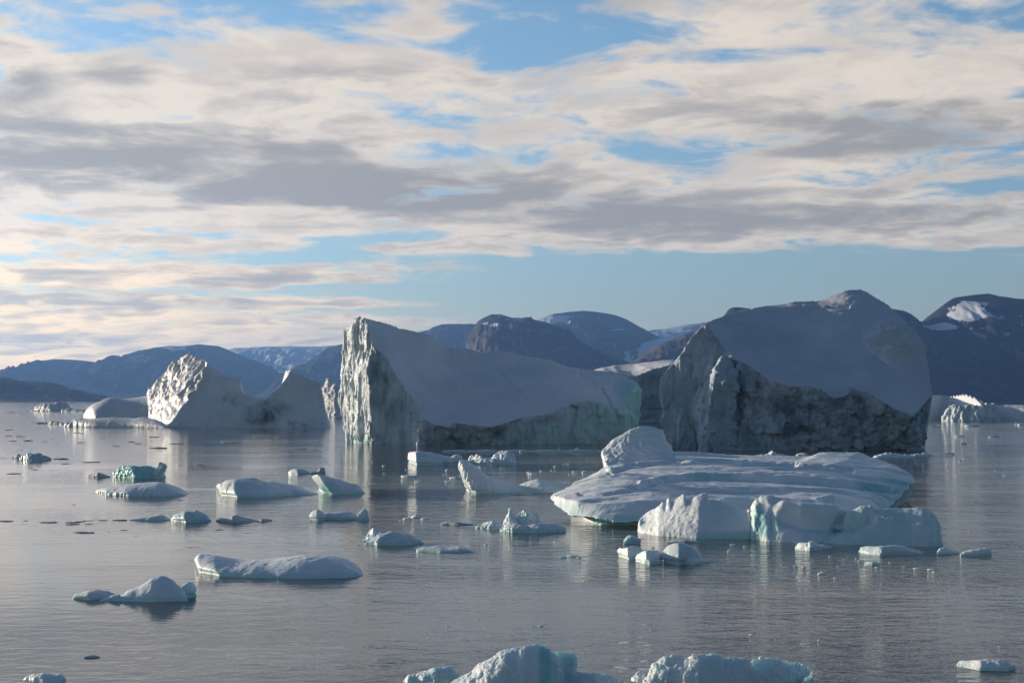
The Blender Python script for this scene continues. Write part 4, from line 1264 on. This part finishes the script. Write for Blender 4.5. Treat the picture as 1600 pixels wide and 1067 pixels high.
piece('ice_floe', 'flat layered floe on dark water under the right block of the spiked floe', 'ice floe',
      [([(1340, 860), (1346, 855), (1360, 853.5), (1380, 853.5), (1400, 851.5), (1415, 853), (1430, 857), (1443, 862)], [(1340, 863.5), (1375, 868), (1443, 865)], dict(d=.7))], FLOE_WET, GF, .05, 1.2, .03, vox=.035)
piece('ice_floe', 'small round ended floe right under the corner of the spiked floe', 'ice floe',
      [([(1464, 862), (1468, 855.5), (1476, 854.5), (1484, 857), (1500, 861)], [(1464, 866.5), (1500, 865)], dict(d=.4))], FLOE, GF, .03, 1.2, .015, vox=.035)
piece('ice_floe', 'peanut shaped white floe farthest right of the spiked floe', 'ice floe',
      [([(1500, 865), (1506, 860), (1516, 857.5), (1528, 857), (1542, 855), (1548, 857), (1550, 862)], [(1501, 868.5), (1530, 868.5), (1550, 867)], dict(d=.4))], FLOE, GF, .03, 1.2, .015, vox=.035)
piece('ice_floe', 'tiny oval floe below the flat layered floe', 'ice floe',
      [([(1351, 880), (1356, 877.5), (1366, 877), (1375, 880)], [(1351, 882.5), (1363, 883.5), (1375, 882)], dict(d=.3))], FLOE, GF, .02, 1.2, .015, vox=.03)
piece('ice_floe', 'flat white floe alone in the near right corner of the water', 'ice floe',
      [([(1495, 1037), (1502, 1033), (1520, 1031), (1540, 1030), (1565, 1032), (1580, 1036), (1588, 1040)], [(1495, 1040), (1530, 1047), (1575, 1048.5), (1588, 1044)], dict(d=.4))], FLOE, GF, .025, 2.0, .012, ridge=.012, vox=.02)
piece('ice_floe', 'small crusty floe cut by the near left corner', 'ice floe',
      [([(37, 1061), (43, 1055), (55, 1053), (70, 1053), (85, 1054), (95, 1052), (102, 1060)], [(38, 1068), (70, 1074), (102, 1070)], dict(d=.35))], FLOE, GF, .025, 2.0, .015, ridge=.015, vox=.02)
piece('ice_floe', 'thin grey sliver alone on the nearest left water', 'ice floe',
      [([(131, 1025.5), (140, 1023), (148, 1022.5), (157, 1025.5)], [(131, 1027.5), (157, 1027.5)], dict(d=.15))], BRASH, GF, .015, 2, .01, vox=.02)
piece('ice_floe', 'nearest rounded floe with a teal vein, at the bottom middle', 'ice floe',
      [([(628, 1066), (636, 1056), (640, 1050), (650, 1053), (664, 1048), (680, 1044.5), (700, 1043), (712, 1046), (722, 1060)], [(628, 1085), (680, 1090), (722, 1090)], dict(d=.45, rag=.15)),
       ([(692, 1075), (715, 1060), (738, 1049), (745, 1040), (760, 1030), (775, 1022), (790, 1014), (810, 1010), (822, 1006.5), (832, 1005), (846, 1010), (860, 1014), (868, 1024), (876, 1042), (885, 1060)], [(692, 1096), (760, 1104), (820, 1106), (885, 1100)], dict(d=.75, p=.7, n=70)),
       ([(855, 1030), (862, 1020), (875, 1018), (890, 1017.5), (900, 1021), (903, 1030), (901, 1045), (905, 1060)], [(855, 1090), (905, 1092)], dict(d=.5, p=.4)),
       ([(875, 1062), (890, 1050), (910, 1049), (935, 1052), (960, 1055), (975, 1063)], [(876, 1090), (930, 1094), (976, 1086)], dict(d=.5))],
      FLOE, GF, .03, 2.2, .012, ridge=.02, teal=[(852, 1045, 37.8, (.20, 2.5, 1.0), .85), (885, 1050, 38.2, (.45, 2.5, .7), .5), (690, 1060, 38.3, (.8, 2, .5), .3), (790, 1070, 38, (.8, 2, .5), .25)], vox=.018)
piece('ice_floe', 'nearest lumpy floe with a tapering right end, right of the teal veined floe', 'ice floe',
      [([(983, 1068), (992, 1056), (999, 1049), (1005, 1048), (1010, 1060)], [(983, 1090), (1010, 1092)], dict(d=.3, p=.5)),
       ([(1006, 1068), (1012, 1052), (1020, 1037), (1033, 1030), (1040, 1026), (1050, 1023.5), (1062, 1025), (1075, 1028), (1086, 1022), (1098, 1020), (1112, 1020), (1124, 1023), (1132, 1028), (1150, 1026.5), (1165, 1027), (1172, 1036), (1178, 1050)], [(1006, 1096), (1090, 1104), (1178, 1098)], dict(d=.7, p=.7, n=70)),
       ([(1164, 1045), (1170, 1034), (1178, 1029), (1195, 1026), (1210, 1026.5), (1222, 1030), (1240, 1035), (1258, 1039), (1270, 1045), (1273, 1053)], [(1166, 1096), (1220, 1092), (1255, 1076), (1273, 1060)], dict(d=.5, p=.6, n=50))],
      FLOE, GF, .035, 2.2, .012, ridge=.03, teal=[(1030, 1062, 37.8, (.5, 1.5, .4), .2), (1110, 1050, 37.8, (.6, 1.5, .3), .15)], vox=.018)

# brash lying between the layered floe and the right berg, and along the foot of the central berg
for lab, tp, bt in [
    ('crumbled white ice heap on the dark strip below the right berg', [(1178, 712), (1190, 710), (1200, 709), (1206, 705.5), (1211, 706), (1218, 709), (1232, 711)], [(1178, 713.5), (1232, 713.5)]),
    ('low white crumbs of ice left of the heap on the dark strip', [(1245, 710.5), (1252, 708.5), (1260, 709), (1266, 711)], [(1245, 712), (1266, 712)]),
    ('row of white crumbled ice right behind the layered floe', [(1362, 715), (1372, 712), (1382, 709), (1393, 708.5), (1405, 710), (1418, 711), (1428, 713)], [(1362, 717), (1428, 716)]),
    ('thin white ice strip at the right foot of the right berg', [(1422, 711), (1432, 709), (1442, 708.5), (1452, 710), (1460, 711)], [(1422, 712.5), (1460, 712.5)]),
]:
    piece('ice_fragment', lab, 'ice fragment', [(tp, bt, dict(d=1.0, rag=.4))], FLOE, 'crumbled ice behind the layered floe', .12, 1.0, .06, ridge=.08, vox=.08)

piece('ice_fragment', 'long thin white line of brash ice across the water below the central berg', 'ice fragment',
      [([(x, 703.2 + 0.5 * math.sin(x * .13)) for x in range(690, 985, 6)], [(x, 704.4) for x in range(690, 985, 6)], dict(d=.45, rag=.5, n=160))], FLOE, None, .03, 1.2, .03, vox=.1)


# ------------------------------------------------------------------ countless-looking but separate small bits
def bit_mesh(name, mat, seed, flat):
    bm = bmesh.new()
    bmesh.ops.create_icosphere(bm, subdivisions=3, radius=0.5)
    V = np.array([v.co[:] for v in bm.verts])
    n = fbm(V * 1.9 + seed * 5.3, 3) * 0.50 + 0.12 * ridged(V * 3.1 + seed, 2)
    V = V * (1 + n)[:, None] * (1, 0.6, flat)
    for v, c in zip(bm.verts, V):
        v.co = c
    me = bpy.data.meshes.new(name)
    bm.to_mesh(me)
    bm.free()
    for p in me.polygons:
        p.use_smooth = True
    me.materials.append(mat)
    return me


DARKB = [bit_mesh('dull_ice_bit', DULL, i, .06 + .02 * i) for i in range(4)]
WHITEB = [bit_mesh('white_ice_bit', FLOE, 10 + i, .22 + .06 * i) for i in range(4)]
LAB_D = 'tiny dull sliver of drift ice lying flat on open water'
LAB_W = 'tiny white crumb of drift ice on open water'
dark_spots = [(3, 716, 9), (33, 703, 7), (95, 717, 22), (102, 724.5, 11), (142, 722, 25), (47, 731, 10), (53, 734, 9), (22, 740, 18), (277, 693, 21), (247, 700, 26), (283, 727, 8), (312, 727, 12), (17, 787.5, 4), (115, 788.5, 7),
              (8, 814, 22), (40, 813.5, 8), (75, 816, 27), (112, 816, 20), (124, 815, 14), (113, 819, 18), (138, 813, 14), (138, 818.5, 14), (131, 832, 26), (120, 831, 12), (193, 828, 11), (170, 830.5, 6), (212, 837.5, 5), (232, 835.5, 3),
              (297, 855, 6), (308, 855, 5), (280, 781, 10), (342, 827.5, 13), (350, 738, 4), (360, 738, 5), (470, 702, 16), (489, 702.5, 12), (384, 720.5, 5), (547, 734, 5), (485, 815, 6), (556, 815, 7), (606, 810, 5), (485, 841, 4), (2, 787, 4), (395, 698, 6), (428, 702, 9),
              (160, 812.5, 14), (187, 812.5, 18), (30, 682, 12), (70, 690, 9), (14, 672, 14), (120, 676, 10), (160, 684, 8), (205, 690, 12), (330, 692, 7), (60, 668, 8)]
white_spots = [(350, 690, 9), (828, 738, 9), (834, 741, 16), (755, 742, 8), (640, 745, 26), (655, 752, 12), (636, 811, 14), (652, 808.5, 18), (664, 811, 12), (880, 871, 13), (895, 869, 16), (905, 871, 7), (700, 752, 10), (710, 748, 16), (898, 737, 8), (915, 738, 12), (890, 741, 5),
               (1145, 851, 9), (1164, 853, 5), (1140, 861, 8), (1228, 886, 12), (1243, 884, 6), (1222, 882, 5), (1256, 886, 7), (1318, 874, 5), (1338, 872.5, 4), (1345, 876, 8), (1412, 885, 5), (1433, 888, 11), (1456, 890, 14), (1462, 894, 9), (1285, 897, 15), (1287, 893, 4), (1525, 784, 7), (1575, 852, 8),
               (1510, 664, 14), (1518, 666, 22), (1552, 683, 15), (1590, 661, 6), (1588, 664, 4), (1500, 720, 6), (845, 978, 8), (832, 978, 4), (700, 978, 6), (1175, 991, 9), (925, 1028, 5), (1592, 853, 6), (760, 851, 5), (868, 845, 6), (1020, 855, 5), (815, 705, 6), (1480, 728, 4), (1570, 742, 5),
               (1085, 1000, 3), (560, 852, 5), (700, 735, 9), (720, 742, 5), (580, 715, 5), (600, 728, 6), (868, 729, 6), (1390, 878, 4), (1370, 886, 5), (1310, 884, 4), (1200, 868, 5), (1176, 866, 4), (1270, 874, 4), (1305, 903, 5)]
# a thin far scatter in the same manner
for k in range(44):
    y = 640 + 70 * random.random() ** 1.4
    x = random.choice([random.uniform(0, 130), random.uniform(120, 540), random.uniform(1455, 1600)])
    if y < 672 and 95 < x < 545:
        y = 675 + 20 * random.random()
    (dark_spots if x < 560 else white_spots).append((x, y, random.uniform(4, 15)))
for k in range(60):
    y = 700 + 330 * random.random() ** 1.6
    white_spots.append((random.uniform(560, 1590), y, random.uniform(2.0, 5.5)))
for spots, meshes, lab, grp in ((dark_spots, DARKB, LAB_D, 'dull slivers of drift ice'), (white_spots, WHITEB, LAB_W, 'white crumbs of drift ice')):
    proto = None
    for i, (x, y, w) in enumerate(spots):
        if proto is None:
            o = proto = bpy.data.objects.new('ice_fragment', meshes[0])
        else:
            o = proto.copy()
            o.data = meshes[i % len(meshes)]
        COL.objects.link(o)
        Y = WY(y)
        s = w / F * Y
        q = P(x, y, Y)
        o.location = (q[0], q[1], 0.02 * s)
        o.scale = (s, s * random.uniform(.7, 1.1), s * random.uniform(.6, 1.2) * (0.8 if meshes is DARKB else 1))
        o.rotation_euler = (0, 0, random.uniform(-.5, .5) + random.choice([0, math.pi]))
        tag(o, lab, 'ice fragment', grp)


# ------------------------------------------------------------------ haze over the fjord
def haze():
    x, y0, y1, z0, z1 = 20200.0, -2000.0, 20300.0, -40.0, 860.0
    vs = [(a, b, c) for c in (z0, z1) for b in (y0, y1) for a in (-x, x)]
    fs = [(0, 2, 3, 1), (4, 5, 7, 6), (0, 1, 5, 4), (2, 6, 7, 3), (0, 4, 6, 2), (1, 3, 7, 5)]
    m = bpy.data.materials.new('haze')
    m.use_nodes = True
    t = m.node_tree
    t.nodes.remove(t.nodes['Principled BSDF'])
    v = t.nodes.new('ShaderNodeVolumePrincipled')
    v.inputs['Color'].default_value = (0.22, 0.455, 0.97, 1)
    v.inputs['Density'].default_value = 4.6e-5
    v.inputs['Anisotropy'].default_value = 0.35
    t.links.new(v.outputs[0], t.nodes['Material Output'].inputs['Volume'])
    o = mesh_obj('haze', vs, fs, m, smooth=False)
    tag(o, 'thin blue haze over the whole fjord', 'haze', kind='stuff')


haze()
